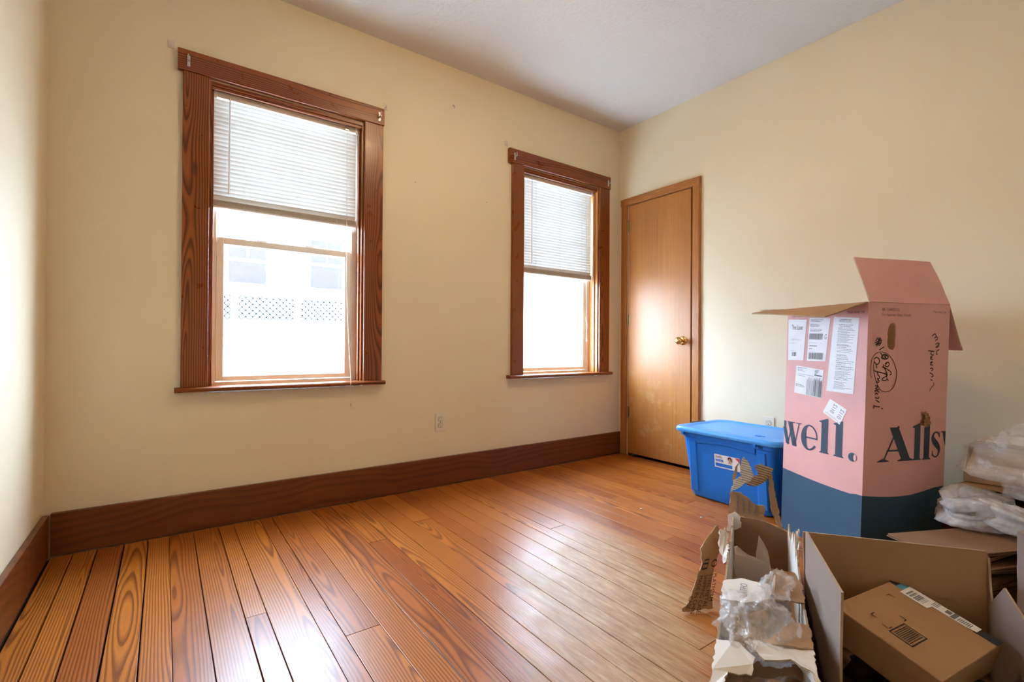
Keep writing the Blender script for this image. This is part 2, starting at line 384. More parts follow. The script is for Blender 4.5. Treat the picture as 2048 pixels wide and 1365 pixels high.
# floor: dark sub-floor with one object for each board
fl = MB().box((-.05, -RD - .05, -.06), (RW + .2, .05, -.018)).build('floor', 'gap_dark'); tag(fl, kind='structure')
x = .024; rr = random.Random(11); edges = [.024]
known = [.095, .171, .26, .344, .418, .509, .609, .671, .786, .84, .946]
for k in known: edges.append(k)
while edges[-1] < RW - .04: edges.append(edges[-1] + rr.choice([.072, .078, .083, .088, .094, .062]))
edges[-1] = RW - .002
joints = {7: [-.97], 10: [-1.25], 13: [-.62, -2.3], 16: [-.50], 19: [-1.9], 22: [-.95], 24: [-2.5], 26: [-1.35], 27: [-1.55], 29: [-.8], 31: [-2.0], 33: [-1.1], 36: [-.55], 38: [-1.5]}
for i in range(len(edges) - 1):
    a, b = edges[i], edges[i + 1]
    g = rr.choice([.0007, .0010, .0016]) if i > 3 else .0028
    ys = [-.026] + sorted(joints.get(i, []), reverse=True) + [-RD + .02]
    for j in range(len(ys) - 1):
        y1, y0 = ys[j] - (.001 if j else 0), ys[j + 1] + .001
        cx, cy = (a + b) / 2, (y0 + y1) / 2; hx, hy = (b - a) / 2 - g, (y1 - y0) / 2
        dz = rr.uniform(-.0006, .0006)
        mb = MB().box((-hx, -hy, -.018), (hx, hy, dz), bev=.0009)
        mb.build('plank', 'floor_pine', fl, loc=(cx, cy, 0))
cei = MB().box((-.2, -RD - .2, RH), (RW + .2, .2, RH + .1)).build('ceiling', 'ceiling_paint'); tag(cei, kind='structure')
mb = MB()
xs = [-.2, WIN[0]['x0'], WIN[0]['x1'], WIN[1]['x0'], WIN[1]['x1'], RW + .2]
for i in range(5):
    if i % 2 == 0: mb.box((xs[i], 0, -.06), (xs[i + 1], T, RH))
    else: mb.box((xs[i], 0, -.06), (xs[i + 1], T, WZ0)); mb.box((xs[i], 0, WZ1), (xs[i + 1], T, RH))
tag(mb.build('wall_back', 'wall_paint'), kind='structure')
tag(MB().box((-.2, -RD - .2, -.06), (0, 0, RH)).build('wall_left', 'wall_paint'), kind='structure')
tag(MB().box((0, -RD - .2, -.06), (RW, -RD, RH)).build('wall_rear', 'wall_paint'), kind='structure')
DY0, DY1, DZ = -.692, -.098, 2.020         # door opening
mb = MB()
mb.box((RW, -RD - .2, -.06), (RW + .2, DY0, RH)); mb.box((RW, DY1, -.06), (RW + .2, 0, RH)); mb.box((RW, DY0, DZ), (RW + .2, DY1, RH)); mb.box((RW + .12, DY0, -.06), (RW + .2, DY1, DZ), 1)
tag(mb.build('wall_right', ['wall_paint', 'gap_dark']), kind='structure')
# baseboards
def baseboard(name, a, b, m):
    tag(MB().box(a, b, bev=.003).build(name, m), kind='structure')
BBH = .176
bbk = MB(); bbk.box((.024, -.022, .002), (RW - .001, -.0005, BBH), bev=.003); tag(bbk.build('baseboard_back', 'base_pine_X'), kind='structure')
baseboard('baseboard_left', (.0005, -RD + .001, .002), (.021, -.034, BBH), 'base_pine_Y')
baseboard('baseboard_right', (RW - .020, -RD + .001, .002), (RW - .0005, -.757, BBH), 'base_pine_Y')

# ------------------------------------------------------------------ windows
def side_casing(x0, x1, z0, z1, nm, par, mat):
    MB().box((x0, -.022, z0), (x1, -.0003, z1), bev=.0025).build(nm, mat, par)
def window(i, w):
    e = empty('window_%d' % (i + 1), ((w['x0'] + w['x1']) / 2, 0, WZ0)); tag(e, kind='structure')
    ex, ez = e.location.x, e.location.z
    def b(mb, name, m, par=e, sm=False):
        o = mb.build(name, m, par, sm)
        if par is e: o.matrix_parent_inverse = Matrix.Translation((-ex, 0, -ez))
        return o
    x0, x1 = w['x0'], w['x1']
    b(MB().box((w['cl'], -.022, .670), (x0 + .002, -.0003, 2.136), bev=.0025), 'side_casing', 'trim_pine_Z')
    b(MB().box((x1 - .002, -.022, .670), (w['cr'], -.0003, 2.136), bev=.0025), 'side_casing', 'trim_pine_Z')
    b(MB().box((w['hl'], -.027, 2.136), (w['hr'], -.0003, 2.233), bev=.003), 'head_casing', 'trim_pine_X')
    # sill with a rounded nose
    n = 7; pr = [(.088, .648), (.088, .670)] + [(-.040 - .011 * math.sin(PI * k / n), .659 + .011 * math.cos(PI * k / n)) for k in range(n + 1)]
    xa, xb = w['hl'] - .002, w['hr'] + .008; mb = MB(); m_ = len(pr)
    xi0, xi1 = x0, x1
    mb.box((x0 + .0005, -.001, .648), (x1 - .0005, .10, .669))
    pr2 = [(-.0005, .648), (-.0005, .670)] + pr[2:]; m_ = len(pr2)
    mb.add([(xa, y, z) for y, z in pr2] + [(xb, y, z) for y, z in pr2], [tuple(range(m_)), tuple(range(m_, 2 * m_))[::-1]] + [(k, (k + 1) % m_, m_ + (k + 1) % m_, m_ + k) for k in range(m_)])
    b(mb, 'sill', 'trim_pine_X')
    # wooden jambs and head with a stop bead
    for s_ in (0, 1):
        xe = x0 if s_ == 0 else x1; d = 1 if s_ == 0 else -1
        mb = MB(); mb.box((min(xe, xe + d * .012), -.004, .669), (max(xe, xe + d * .012), .086, 2.128)); mb.box((min(xe + d * .012, xe + d * .022), .022, .669), (max(xe + d * .012, xe + d * .022), .040, 2.116), bev=.002)
        b(mb, 'jamb', 'door_trim_Z' if i == 1 else 'trim_pine_Z')
    mb = MB(); mb.box((x0 + .012, -.004, 2.112), (x1 - .012, .086, 2.129)); mb.box((x0 + .012, .004, 2.100), (x1 - .012, .018, 2.112), bev=.002); b(mb, 'head_jamb', 'trim_pine_X')
    # vinyl replacement window
    fx0, fx1 = x0 + .004, x1 - .004
    fr = MB()
    for (a, c) in (((fx0, .086, .668), (fx0 + .036, .170, 2.128)), ((fx1 - .036, .086, .668), (fx1, .170, 2.128)), ((fx0 + .036, .086, .668), (fx1 - .036, .170, .684)), ((fx0 + .036, .086, 2.095), (fx1 - .036, .170, 2.128))): fr.box(a, c)
    # track rib
    for xx, d in ((fx0 + .036, 1), (fx1 - .036, -1)): fr.box((min(xx, xx + d * .008), .122, .684), (max(xx, xx + d * .008), .130, 2.095))
    b(fr, 'vinyl_frame', 'vinyl')
    def sash(y0, y1, z0, z1, st, bot, top, nm):
        sx0, sx1 = fx0 + .0375, fx1 - .0375; m = MB()
        m.box((sx0, y0, z0), (sx0 + st, y1, z1), bev=.003); m.box((sx1 - st, y0, z0), (sx1, y1, z1), bev=.003)
        m.box((sx0 + st - .001, y0 + .001, z0), (sx1 - st + .001, y1 - .001, z0 + bot), bev=.003); m.box((sx0 + st - .001, y0 + .001, z1 - top), (sx1 - st + .001, y1 - .001, z1), bev=.003)
        s_ = b(m, nm, 'vinyl')
        ym = (y0 + y1) / 2
        p = MB().box((sx0 + st - .003, ym - .002, z0 + bot - .003), (sx1 - st + .003, ym + .002, z1 - top + .003)).build('pane', 'window_glass', s_)
        return s_, sx0 + st, sx1 - st
    ls, g0, g1 = sash(.092, .120, .686, 1.408, .033, .026, .034, 'lower_sash')
    for xx in (g0 + .17, g1 - .19):    # sash locks on the meeting rail
        MB().box((xx - .024, .095, 1.407), (xx + .024, .118, 1.415), bev=.003).build('sash_lock', 'white_plastic', ls)
    sash(.134, .160, 1.376, 2.094, .033, .034, .03, 'upper_sash')
    # curtain-rod brackets screwed on the head casing
    for k, bx_ in enumerate(((w['hl'] + .042, w['hr'] - .030))):
        m = MB(); m.box((bx_ - .006, -.030, 2.155), (bx_ + .006, -.0265, 2.205), bev=.001); m.box((bx_ - .005, -.052, 2.176), (bx_ + .005, -.0285, 2.181)); m.tube([(bx_, -.052, 2.178), (bx_ - .004, -.058, 2.186), (bx_ - .002, -.056, 2.198)], .003, 6)
        b(m, 'rod_bracket', 'steel')
        for dz in (.006, -.018): b(MB().lathe([(0, .003), (.003, .0025), (.0035, 0)], (bx_, -.0295, 2.188 + dz), (0, -1, 0), 10), 'screw', 'white_plastic')
for i, w in enumerate(WIN): window(i, w)

# ------------------------------------------------------------------ mini blinds
def blind(w, idx, label, pitch=.0205):
    x0, x1 = w['x0'] + .016, w['x1'] - .024; zt = 2.108; Lx = x1 - x0; cx = (x0 + x1) / 2; yb = .056
    e = empty('mini_blind', (cx, yb, w['bb'])); tag(e, label, 'blind', 'white mini blinds')
    def b(mb, name, m, sm=False):
        o = mb.build(name, m, e, sm); o.matrix_parent_inverse = Matrix.Translation((-cx, -yb, -w['bb'])); return o
    hr = MB(); hr.box((x0, .042, 2.080), (x1, .044, zt)); hr.box((x0, .068, 2.080), (x1, .070, zt)); hr.box((x0, .044, 2.080), (x1, .068, 2.082)); b(hr, 'headrail', 'blind_rail')
    for xx in (x0 - .006, x1 - .012):
        b(MB().box((xx, .034, 2.070), (xx + .024, .040, 2.113), bev=.002), 'mounting_bracket', 'white_plastic')
    # curved slat profile, one mesh shared by all
    sw = .025; prof = [(-sw / 2 + sw * k / 4, .0022 * (1 - ((k - 2) / 2) ** 2)) for k in range(5)]
    m = MB(); m.add([(-Lx / 2 + .004, y, z) for y, z in prof] + [(Lx / 2 - .004, y, z) for y, z in prof], [(k, k + 1, 6 + k, 5 + k) for k in range(4)])
    z = 2.064; first = None; zb = w['bb'] + .040; k = 0
    while z > zb:
        tilt = math.radians(-71 if k > 2 else -64) + random.uniform(-.02, .02)
        if first is None: o = m.build('slat', 'blind_slat', e, True); first = o
        else: o = mesh_copy(first, 'slat', e, (0, 0, 0))
        o.location = (0, 0, z - w['bb']); o.rotation_euler = (tilt, random.uniform(-.0015, .0015), 0)
        z -= pitch; k += 1
    # gathered slats and the bottom rail
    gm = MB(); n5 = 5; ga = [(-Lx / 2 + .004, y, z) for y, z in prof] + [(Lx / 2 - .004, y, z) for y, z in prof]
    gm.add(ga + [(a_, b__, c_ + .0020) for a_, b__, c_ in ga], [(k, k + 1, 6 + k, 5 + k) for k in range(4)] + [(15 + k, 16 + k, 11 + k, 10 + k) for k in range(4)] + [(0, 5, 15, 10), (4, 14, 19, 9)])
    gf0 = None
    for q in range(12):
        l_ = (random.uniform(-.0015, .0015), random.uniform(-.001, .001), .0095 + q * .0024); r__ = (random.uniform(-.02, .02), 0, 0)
        if gf0 is None: gf0 = o = gm.build('gathered_slat', 'blind_stack_shaded', e); o.location = l_
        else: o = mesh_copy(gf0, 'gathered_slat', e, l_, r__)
    b(MB().box((x0 + .004, .044, w['bb']), (x1 - .004, .068, w['bb'] + .009), bev=.003), 'bottom_rail', 'blind_rail')
    for fx in (.20, .53, .84):
        xx = x0 + Lx * fx; m2 = MB()
        for yy in (.0425, .0695): m2.tube([(xx, yy, 2.08), (xx, yy, w['bb'] + .004)], .0006, 4)
        b(m2, 'ladder_cord', 'cord')
        m3 = MB(); R = random.Random(idx * 10 + int(fx * 100))
        m3.tube([(xx + R.uniform(-.008, .008), .0415 + R.uniform(-.002, 0), w['bb'] + .046 - .005 * j) for j in range(11)], .0008, 4); b(m3, 'slack_cord', 'cord')
    wl = (.46 if idx == 0 else .60)
    xw = x0 + Lx * (.105 if idx == 0 else .14)
    b(MB().tube([(xw, .040, 2.082), (xw, .036, 2.07), (xw - .003, .030, 2.072 - wl)], .0032, 6), 'tilt_wand', 'white_plastic')
    b(MB().tube([(xw, .046, 2.090), (xw, .037, 2.084), (xw, .037, 2.070)], .0025, 6), 'wand_hook', 'steel')
    return e, x0, x1, Lx, b
e, bx0, bx1, bL, bb_ = blind(WIN[0], 0, 'white mini blind half raised in the larger window, cord hanging below the sill')
xc = bx0 + bL * .915
pth = [(xc, .040, 2.082), (xc, .032, 1.6), (xc + .002, .02, 1.1), (xc + .003, -.045, .72), (xc + .002, -.056, .655), (xc + .001, -.054, .60), (xc + .004, -.053, .55)]
bb_(MB().tube(catmull(pth, 5), .0013, 5), 'lift_cord', 'cord')
kx = xc + .004; m = MB(); m.lathe([(0, -.008), (.005, -.004), (.006, 0), (.004, .005), (0, .008)], (kx, -.053, .545), (.2, 0, 1), 8)
for dx, dz in ((-.004, -.035), (.012, -.026), (.020, -.030)): m.tube(catmull([(kx, -.053, .545), (kx + dx * .4, -.055, .545 + dz * .5), (kx + dx, -.056, .545 + dz)], 4), .0016, 5)
bb_(m, 'cord_knot', 'cord')
bb_(MB().box((xc - .010, .038, 2.084), (xc + .012, .043, 2.100), bev=.001), 'cord_lock', 'steel')
e, bx0, bx1, bL, bb_ = blind(WIN[1], 1, 'white mini blind lowered past the middle of the window beside the door')
xc = bx0 + bL * .90
bb_(MB().tube([(xc, .040, 2.082), (xc + .002, .034, 1.5), (xc + .002, .032, 1.05)], .0011, 5), 'lift_cord', 'cord')
m = MB(); m.tube(catmull([(xc + .002, .032, 1.10), (xc - .006, .030, 1.07), (xc + .008, .030, 1.05), (xc + .002, .032, .98), (xc + .005, .032, .93)], 5), .0016, 5); m.lathe([(0, -.012), (.006, -.010), (.003, .010), (0, .012)], (xc + .005, .032, .925), (0, 0, 1), 8)
bb_(m, 'cord_tassel', 'white_plastic')

# ------------------------------------------------------------------ door
d = empty('door_1', (RW, (DY0 + DY1) / 2, 0)); tag(d, kind='structure')
def db(mb, name, m, par=d, sm=False):
    o = mb.build(name, m, par, sm)
    if par is d: o.matrix_parent_inverse = Matrix.Translation((-RW, -(DY0 + DY1) / 2, 0))
    return o
def casing_profile(p0, p1, inward):     # moulded casing: stepped profile run along an edge
    pass
CW = .058
for (ya, yb2, nm) in ((DY1 + .001 + CW + .006, DY1 + .007, 'side_casing'), (DY0 - .001 - CW, DY0 - .003, 'side_casing')):
    lo, hi = min(ya, yb2), max(ya, yb2); hi = min(hi, -.0266)
    m = MB(); m.box((RW - .014, lo, .001), (RW - .0003, hi, 2.069), bev=.003)
    inner = hi if ya < yb2 else lo
    yo0, yo1 = (hi - .020, hi - .006) if nm and lo > -.2 else (lo + .006, lo + .020)
    m.box((RW - .019, yo0, .001), (RW - .0135, yo1, 2.052), bev=.002)
    db(m, nm, 'door_trim_Z')
m = MB(); m.box((RW - .0145, DY0 - .059, 2.011), (RW - .0004, -.0266, 2.069), bev=.003); m.box((RW - .0195, DY0 - .05, 2.049), (RW - .014, -.035, 2.063), bev=.002); db(m, 'head_casing', 'door_trim_Y')
for (a, c) in (((RW - .003, DY1 - .010, .0), (RW + .11, DY1 - .0005, DZ - .001)), ((RW - .003, DY0 + .0005, .0), (RW + .11, DY0 + .010, DZ - .001))): db(MB().box(a, c), 'jamb', 'door_trim_Z')
db(MB().box((RW - .003, DY0 + .010, DZ - .011), (RW + .11, DY1 - .010, DZ - .001)), 'head_jamb', 'door_trim_Y')
lf = db(MB().box((RW - .008, DY0 + .019, .020), (RW + .028, DY1 - .013, 2.004), bev=.002), 'leaf', 'door_veneer')
ky, kz = -.612, .917
m = MB(); m.lathe([(0, .010), (.020, .010), (.030, .006), (.033, 0)], (RW - .008, ky, kz), (-1, 0, 0), 24); m.lathe([(.011, .006), (.010, .028), (.016, .034), (.0255, .046), (.027, .056), (.022, .066), (.012, .071), (0, .072)], (RW - .008, ky, kz), (-1, 0, 0), 24)
kn = m.build('knob', 'brass', lf, True); tag(kn, 'polished brass door knob')
for hz in (1.80, 1.045, .305):
    m = MB(); m.tube([(RW - .014, DY1 - .008, hz), (RW - .014, DY1 - .008, hz + .088)], .0065, 10); m.box((RW - .0095, DY1 - .028, hz + .004), (RW - .0078, DY1 - .008, hz + .084))
    for q in (.0, .03, .06): m.tube([(RW - .014, DY1 - .008, hz + q), (RW - .014, DY1 - .008, hz + q + .002)], .0072, 10)
    db(m, 'hinge', 'old_brass', sm=False)

# ------------------------------------------------------------------ wall plates and hooks
def outlet(loc, rz, label):
    e = empty('wall_outlet', loc, rz); tag(e, label, 'outlet')
    MB().box((-.035, -.006, -.057), (.035, -.0003, .057), bev=.0025).build('plate', 'ivory', e)
    for dz in (.0195, -.0195):
        m = MB(); N = 20; pts = [(.0165 * math.cos(2 * PI * k / N), max(-.0125, min(.0125, .0165 * math.sin(2 * PI * k / N)))) for k in range(N)]
        m.add([(x, -.0060, z + dz) for x, z in pts] + [(x, -.0082, z + dz) for x, z in pts], [tuple(range(N, 2 * N))] + [(k, (k + 1) % N, N + (k + 1) % N, N + k) for k in range(N)])
        rc = m.build('receptacle', 'ivory', e)
        q = MB(); q.box((-.0075, -.0086, dz + .000), (-.0052, -.008, dz + .0085)); q.box((.0052, -.0086, dz + .001), (.0072, -.008, dz + .0075)); q.lathe([(0, .0006), (.0026, .0006), (.0026, 0)], (0, -.008, dz - .007), (0, -1, 0), 10)
        q.build('slot', 'slot_dark', rc)
        g = MB(); g.add([(x * 1.13, -.00615, z * 1.13 + dz) for x, z in pts] + [(x, -.00615, z + dz) for x, z in pts], [(k, (k + 1) % N, N + (k + 1) % N, N + k) for k in range(N)]); g.build('slot_rim', 'slot_dark', rc)
    MB().lathe([(0, .0018), (.003, .0012), (.0034, 0)], (0, -.006, 0), (0, -1, 0), 10).build('screw', 'old_brass', e)
outlet((1.797, 0, .392), 0, 'ivory electrical outlet low on the window wall')
outlet((RW, -1.219, .385), PI / 2 * -1, 'ivory electrical outlet just above the blue tote lid')
def hook(x, z, label):
    e = MB(); e.box((x - .012, -.004, z - .018), (x + .012, -.0003, z + .018), bev=.0015); e.tube(catmull([(x, -.004, z - .004), (x, -.012, z - .012), (x, -.016, z - .008), (x, -.015, z + .002)], 4), .0028, 6)
    o = e.build('adhesive_hook', 'clear_hook'); tag(o, label, 'hook', 'clear adhesive hooks around the windows')
hook(.409, 2.247, 'clear adhesive hook left of the larger window head')
hook(1.428, 2.261, 'clear adhesive hook right of the larger window head')
hook(2.287, 2.264, 'clear adhesive hook left of the smaller window head')
hook(3.306, 2.258, 'clear adhesive hook right of the smaller window head')
m = MB(); m.tube(catmull([(1.876, -.0005, 2.402), (1.876, -.014, 2.398), (1.877, -.020, 2.388), (1.876, -.014, 2.380)], 4), .002, 6); m.lathe([(0, .003), (.006, .002), (.007, 0)], (1.876, -.0003, 2.402), (0, -1, 0), 10)
tag(m.build('wall_hook', 'steel'), 'small metal hook alone on the wall between the windows', 'hook')

for nx_, nz_, lb in ((1.62, 1.86, 'tiny dark nail head on the wall nearer the larger window'), (2.13, 1.83, 'tiny dark nail head on the wall nearer the smaller window')):
    tag(MB().lathe([(0, .0045), (.0025, .004), (.0032, .0025), (.0012, .002), (.0012, -.004)], (nx_, 0, nz_), (0, -1, 0), 8).build('nail', 'old_brass'), lb, 'nail')
# ------------------------------------------------------------------ ceiling lamp
e = empty('ceiling_lamp', (1.72, -1.40, RH)); tag(e, 'round flush ceiling lamp in the middle of the room', 'lamp')
MB().lathe([(.0, -.0005), (.15, -.0005), (.15, -.03), (.14, -.035)], (0, 0, 0), (0, 0, 1), 32).build('base', 'lamp_metal', e, True)
MB().lathe([(.14, -.035), (.135, -.06), (.11, -.085), (.06, -.102), (0, -.108)], (0, 0, 0), (0, 0, 1), 32).build('glass_dome', 'lamp_glow', e, True)

# ------------------------------------------------------------------ outside: neighbour's house across the yard
gr = MB().box((-30, .3, -1.3), (40, 40, -1.2)).build('ground', 'ground_mat'); tag(gr, kind='structure')
nh = empty('neighbor_house', (3, 6, -1.2)); tag(nh, 'pale neighbouring house with a porch seen through the larger window', 'house')
def nb(mb, name, m, par=nh):
    o = mb.build(name, m, par)
    if par is nh: o.matrix_parent_inverse = Matrix.Translation((-3, -6, 1.2))
    return o
m = MB(); m.box((-4, 6.9, -1.2), (12, 9, 3.6)); nb(m, 'wall', 'siding')
for (a, b_, z0, z1) in ((1.28, 1.86, 1.95, 2.75), (2.62, 3.20, 1.95, 2.85), (4.3, 4.9, 1.95, 2.75)):
    m = MB(); m.box((a - .06, 6.86, z0 - .06), (b_ + .06, 6.90, z1 + .06)); wv = nb(m, 'window_frame', 'siding')
    m = MB(); mid = (z0 + z1) / 2; m.box((a, 6.855, z0), (b_, 6.862, mid - .03)); m.box((a, 6.855, mid + .03), ((a + b_) / 2 - .02, 6.862, z1)); m.box(((a + b_) / 2 + .02, 6.855, mid + .03), (b_, 6.862, z1)); m.build('pane', 'house_glass', wv)
m = MB(); m.box((-1, 6.0, 1.02), (6, 6.9, 1.12)); nb(m, 'porch_deck', 'siding')
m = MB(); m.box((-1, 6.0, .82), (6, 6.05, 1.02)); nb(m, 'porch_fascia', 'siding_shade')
m = MB(); m.box((-1, 6.02, 1.66), (6, 6.07, 1.71)); m.box((-1, 6.02, 1.22), (6, 6.07, 1.27)); nb(m, 'porch_rail', 'siding')
for k in range(8): nb(MB().box((-.6 + k * .92, 6.0, 1.12), (-.5 + k * .92, 6.09, 1.78)), 'porch_post', 'siding')
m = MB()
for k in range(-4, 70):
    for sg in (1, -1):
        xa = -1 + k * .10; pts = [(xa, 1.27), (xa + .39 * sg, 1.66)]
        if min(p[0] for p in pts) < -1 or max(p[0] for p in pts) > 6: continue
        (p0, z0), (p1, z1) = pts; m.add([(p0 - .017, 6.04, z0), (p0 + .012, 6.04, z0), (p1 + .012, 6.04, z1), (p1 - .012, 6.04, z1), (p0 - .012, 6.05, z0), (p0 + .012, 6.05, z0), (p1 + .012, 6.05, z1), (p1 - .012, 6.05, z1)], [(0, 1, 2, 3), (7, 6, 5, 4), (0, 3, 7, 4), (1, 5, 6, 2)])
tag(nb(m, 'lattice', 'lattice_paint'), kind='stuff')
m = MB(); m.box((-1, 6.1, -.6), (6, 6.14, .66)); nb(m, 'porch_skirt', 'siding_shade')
nb(MB().box((-1, 6.0, 2.48), (6, 6.06, 2.53)), 'awning_bar', 'siding')

# ------------------------------------------------------------------ tall pink and navy carton
BS, BS2, BH = .41, .424, 1.055
BC = Vector((2.665, -1.955, 0)); BU = Vector((.384, .923, 0)).normalized(); BV = Vector((.923, -.384, 0)).normalized()
LEAN = Vector((.25, -.968, 0)) * .028            # the carton has sagged a little to one side
cor = {'c': BC, 'L': BC + BU * BS, 'R': BC + BV * BS2, 'B': BC + BU * BS + BV * BS2}
UP = Vector((0, 0, 1)); top = {k: v + LEAN + UP * BH for k, v in cor.items()}
tb = empty('mattress_carton', (BC + BU * BS / 2 + BV * BS2 / 2)); tag(tb, 'tall pink and navy mattress carton standing open with its flaps up', 'box')
inv = Matrix.Translation(-tb.location)
def tbd(mb, name, m, par=tb, sm=False):
    o = mb.build(name, m, par, sm)
    if par is tb: o.matrix_parent_inverse = inv
    return o
faceL = bilin(cor['L'], cor['c'], top['c'], top['L'], BS, BH)
faceR = bilin(cor['c'], cor['R'], top['R'], top['c'], BS2, BH)
faceBR = bilin(cor['R'], cor['B'], top['B'], top['R'], BS, BH)
faceBL = bilin(cor['B'], cor['L'], top['L'], top['B'], BS2, BH)
def navyL(s): return .2905 - .019 * math.sin(min(1, s / .33) * PI / 2) + (.006 if s > .37 else 0)
def navyR(s): return .278 - .014 * math.sin(PI * min(1, s / .37)) + max(0, s - .25) * .09
def wav(f, s, t, W):       # soft bulges of a used carton
    e = min(s, W - s, t, BH - t); k = min(1, max(0, e) / .06)
    return f(s, t, k * .0 * mnoise.noise(Vector((s * 6 + W * 9, t * 4, 1.3))))
def panel(name, f, W, navy, hole=None):
    mb = MB(); nx = 16; sx = [W * k / nx for k in range(nx + 1)]; ts = [navy] + []
    cells = set()
    if hole: hs0, hs1, ht0, ht1 = hole
    xs_ = sorted(set([round(v, 5) for v in sx if not hole or abs(v - hole[0]) > .012 and abs(v - hole[1]) > .012] + ([hole[0], hole[1]] if hole else [])))
    tl = [0.0, .10, .20] ; tu = [.45, .60, .75, .85, .985, BH] if hole else [.45, .65, .85, BH]
    def V(s, t): return wav(f, s, t, W)
    for a, b in zip(xs_[:-1], xs_[1:]):
        na, nb_ = navy(a), navy(b)
        seq_a = [0, na * .5, na] + [na + (.45 - na) * .5, .45] + tu[1:]; seq_b = [0, nb_ * .5, nb_] + [nb_ + (.45 - nb_) * .5, .45] + tu[1:]
        for k in range(len(seq_a) - 1):
            if hole and a >= hole[0] - 1e-6 and b <= hole[1] + 1e-6 and abs(seq_a[k] - hole[2]) < 1e-6: continue
            mb.add([V(a, seq_a[k]), V(b, seq_b[k]), V(b, seq_b[k + 1]), V(a, seq_a[k + 1])], [(0, 1, 2, 3)], 1 if k < 2 else 0)
    if hole:
        c = ((hs0 + hs1) / 2, (ht0 + ht1) / 2); hx, hy = (hs1 - hs0) / 2, (ht1 - ht0) / 2; N = 28; ro = []; ri = []
        for k in range(N):
            t = 2 * PI * k / N + .001; dx, dy = math.cos(t), math.sin(t); m_ = max(abs(dx) / hx, abs(dy) / hy)
            ro.append((c[0] + dx / m_, c[1] + dy / m_))
            e = (abs(dx) / .0225) ** 4 + (abs(dy) / .054) ** 4; rad = e ** -.25 * (1 + .05 * math.sin(5 * t + 1)); ri.append((c[0] + dx * rad, c[1] + dy * rad))
        mb.add([V(*q) for q in ro] + [V(*q) for q in ri], [(k, (k + 1) % N, N + (k + 1) % N, N + k) for k in range(N)], 0)
        for q in ((hs0, ht0), (hs1, ht0), (hs1, ht1), (hs0, ht1)):
            k = min(range(N), key=lambda j: (ro[j][0] - q[0]) ** 2 + (ro[j][1] - q[1]) ** 2)
            k2 = (k + 1) % N if (ro[(k + 1) % N][0] - q[0]) ** 2 + (ro[(k + 1) % N][1] - q[1]) ** 2 < (ro[k - 1][0] - q[0]) ** 2 + (ro[k - 1][1] - q[1]) ** 2 else k - 1
            mb.add([V(*q), V(*ro[k]), V(*ro[k2])], [(0, 1, 2)], 0)
    me = mb; o = me.build(name, ['pink_card', 'navy_card', 'kraft', 'kraft'], tb); o.matrix_parent_inverse = inv
    bm = bmesh.new(); bm.from_mesh(o.data); bmesh.ops.remove_doubles(bm, verts=bm.verts, dist=.0004); bmesh.ops.recalc_face_normals(bm, faces=bm.faces)
    ref = f.N
    if sum((fc.normal.dot(ref)) for fc in bm.faces) < 0: bmesh.ops.reverse_faces(bm, faces=bm.faces)
    bm.to_mesh(o.data); bm.free()
    m_ = o.modifiers.new('thickness', 'SOLIDIFY'); m_.thickness = .005; m_.offset = -1; m_.material_offset = 2; m_.material_offset_rim = 0
    return o
pL = panel('side_panel', faceL, BS, navyL); tag(pL, 'pink side with shipping labels')
pR = panel('side_panel', faceR, BS2, navyR, hole=(.092, .154, .85, .985)); tag(pR, 'pink side with marker handwriting and a hand hole')
panel('side_panel', faceBR, BS, navyR); panel('side_panel', faceBL, BS2, navyL)
m = MB(); m.box((-.2, -.2, .001), (.2, .2, .006)); bo = m.build('bottom', 'kraft', tb)
bo.rotation_euler = (0, 0, math.atan2(BU.y, BU.x))
# flaps
def flap(name, A, B, wA, wB, mats, th=.005, cut=.012):
    A, B, wA, wB = Vector(A), Vector(B), Vector(wA), Vector(wB); d = (B - A).normalized()
    q0, q1 = A + d * .004, B - d * .004; e0, e1 = A + wA + d * cut, B + wB - d * cut
    mb = MB(); n = 6; vs_ = []
    for i in range(n + 1):
        for j in range(5):
            a, b = i / n, j / 4; p = q0.lerp(q1, a).lerp(e0.lerp(e1, a), b); nn = (q1 - q0).cross(e0 - q0).normalized()
            vs_.append(p + nn * .006 * math.sin(b * 2.2) * mnoise.noise(Vector((a * 2, b * 2, A.x * 5))))
    mb.add(vs_, [(i * 5 + j, (i + 1) * 5 + j, (i + 1) * 5 + j + 1, i * 5 + j + 1) for i in range(n) for j in range(4)])
    o = mb.build(name, mats, tb); o.matrix_parent_inverse = inv
    md = o.modifiers.new('thickness', 'SOLIDIFY'); md.thickness = th; md.offset = 0; md.material_offset = 1; md.material_offset_rim = 2
    return o
def dirv(base, a): a = math.radians(a); return base * math.cos(a) + UP * math.sin(a)
fa = flap('top_flap', top['c'], top['R'], dirv(BU, 68) * .208, dirv(BU, 70) * .204, ['pink_card', 'pink_card', 'card_edge'])
tag(fa, 'pink flap standing upright')
fb = flap('top_flap', top['c'], top['L'], dirv(-BV, -17) * .22 + BU * -.012, dirv(-BV, -6) * .222 + BU * -.01, ['kraft', 'kraft', 'card_edge']); tag(fb, 'brown kraft underside of the flap folded outward')
flap('top_flap', top['R'], top['B'], dirv(BV, -66) * .21, dirv(BV, -60) * .20, ['pink_card', 'pink_card', 'card_edge'])
flap('top_flap', top['L'], top['B'], dirv(BU, 3) * .20, dirv(BU, 0) * .20, ['pink_card', 'kraft', 'card_edge'])
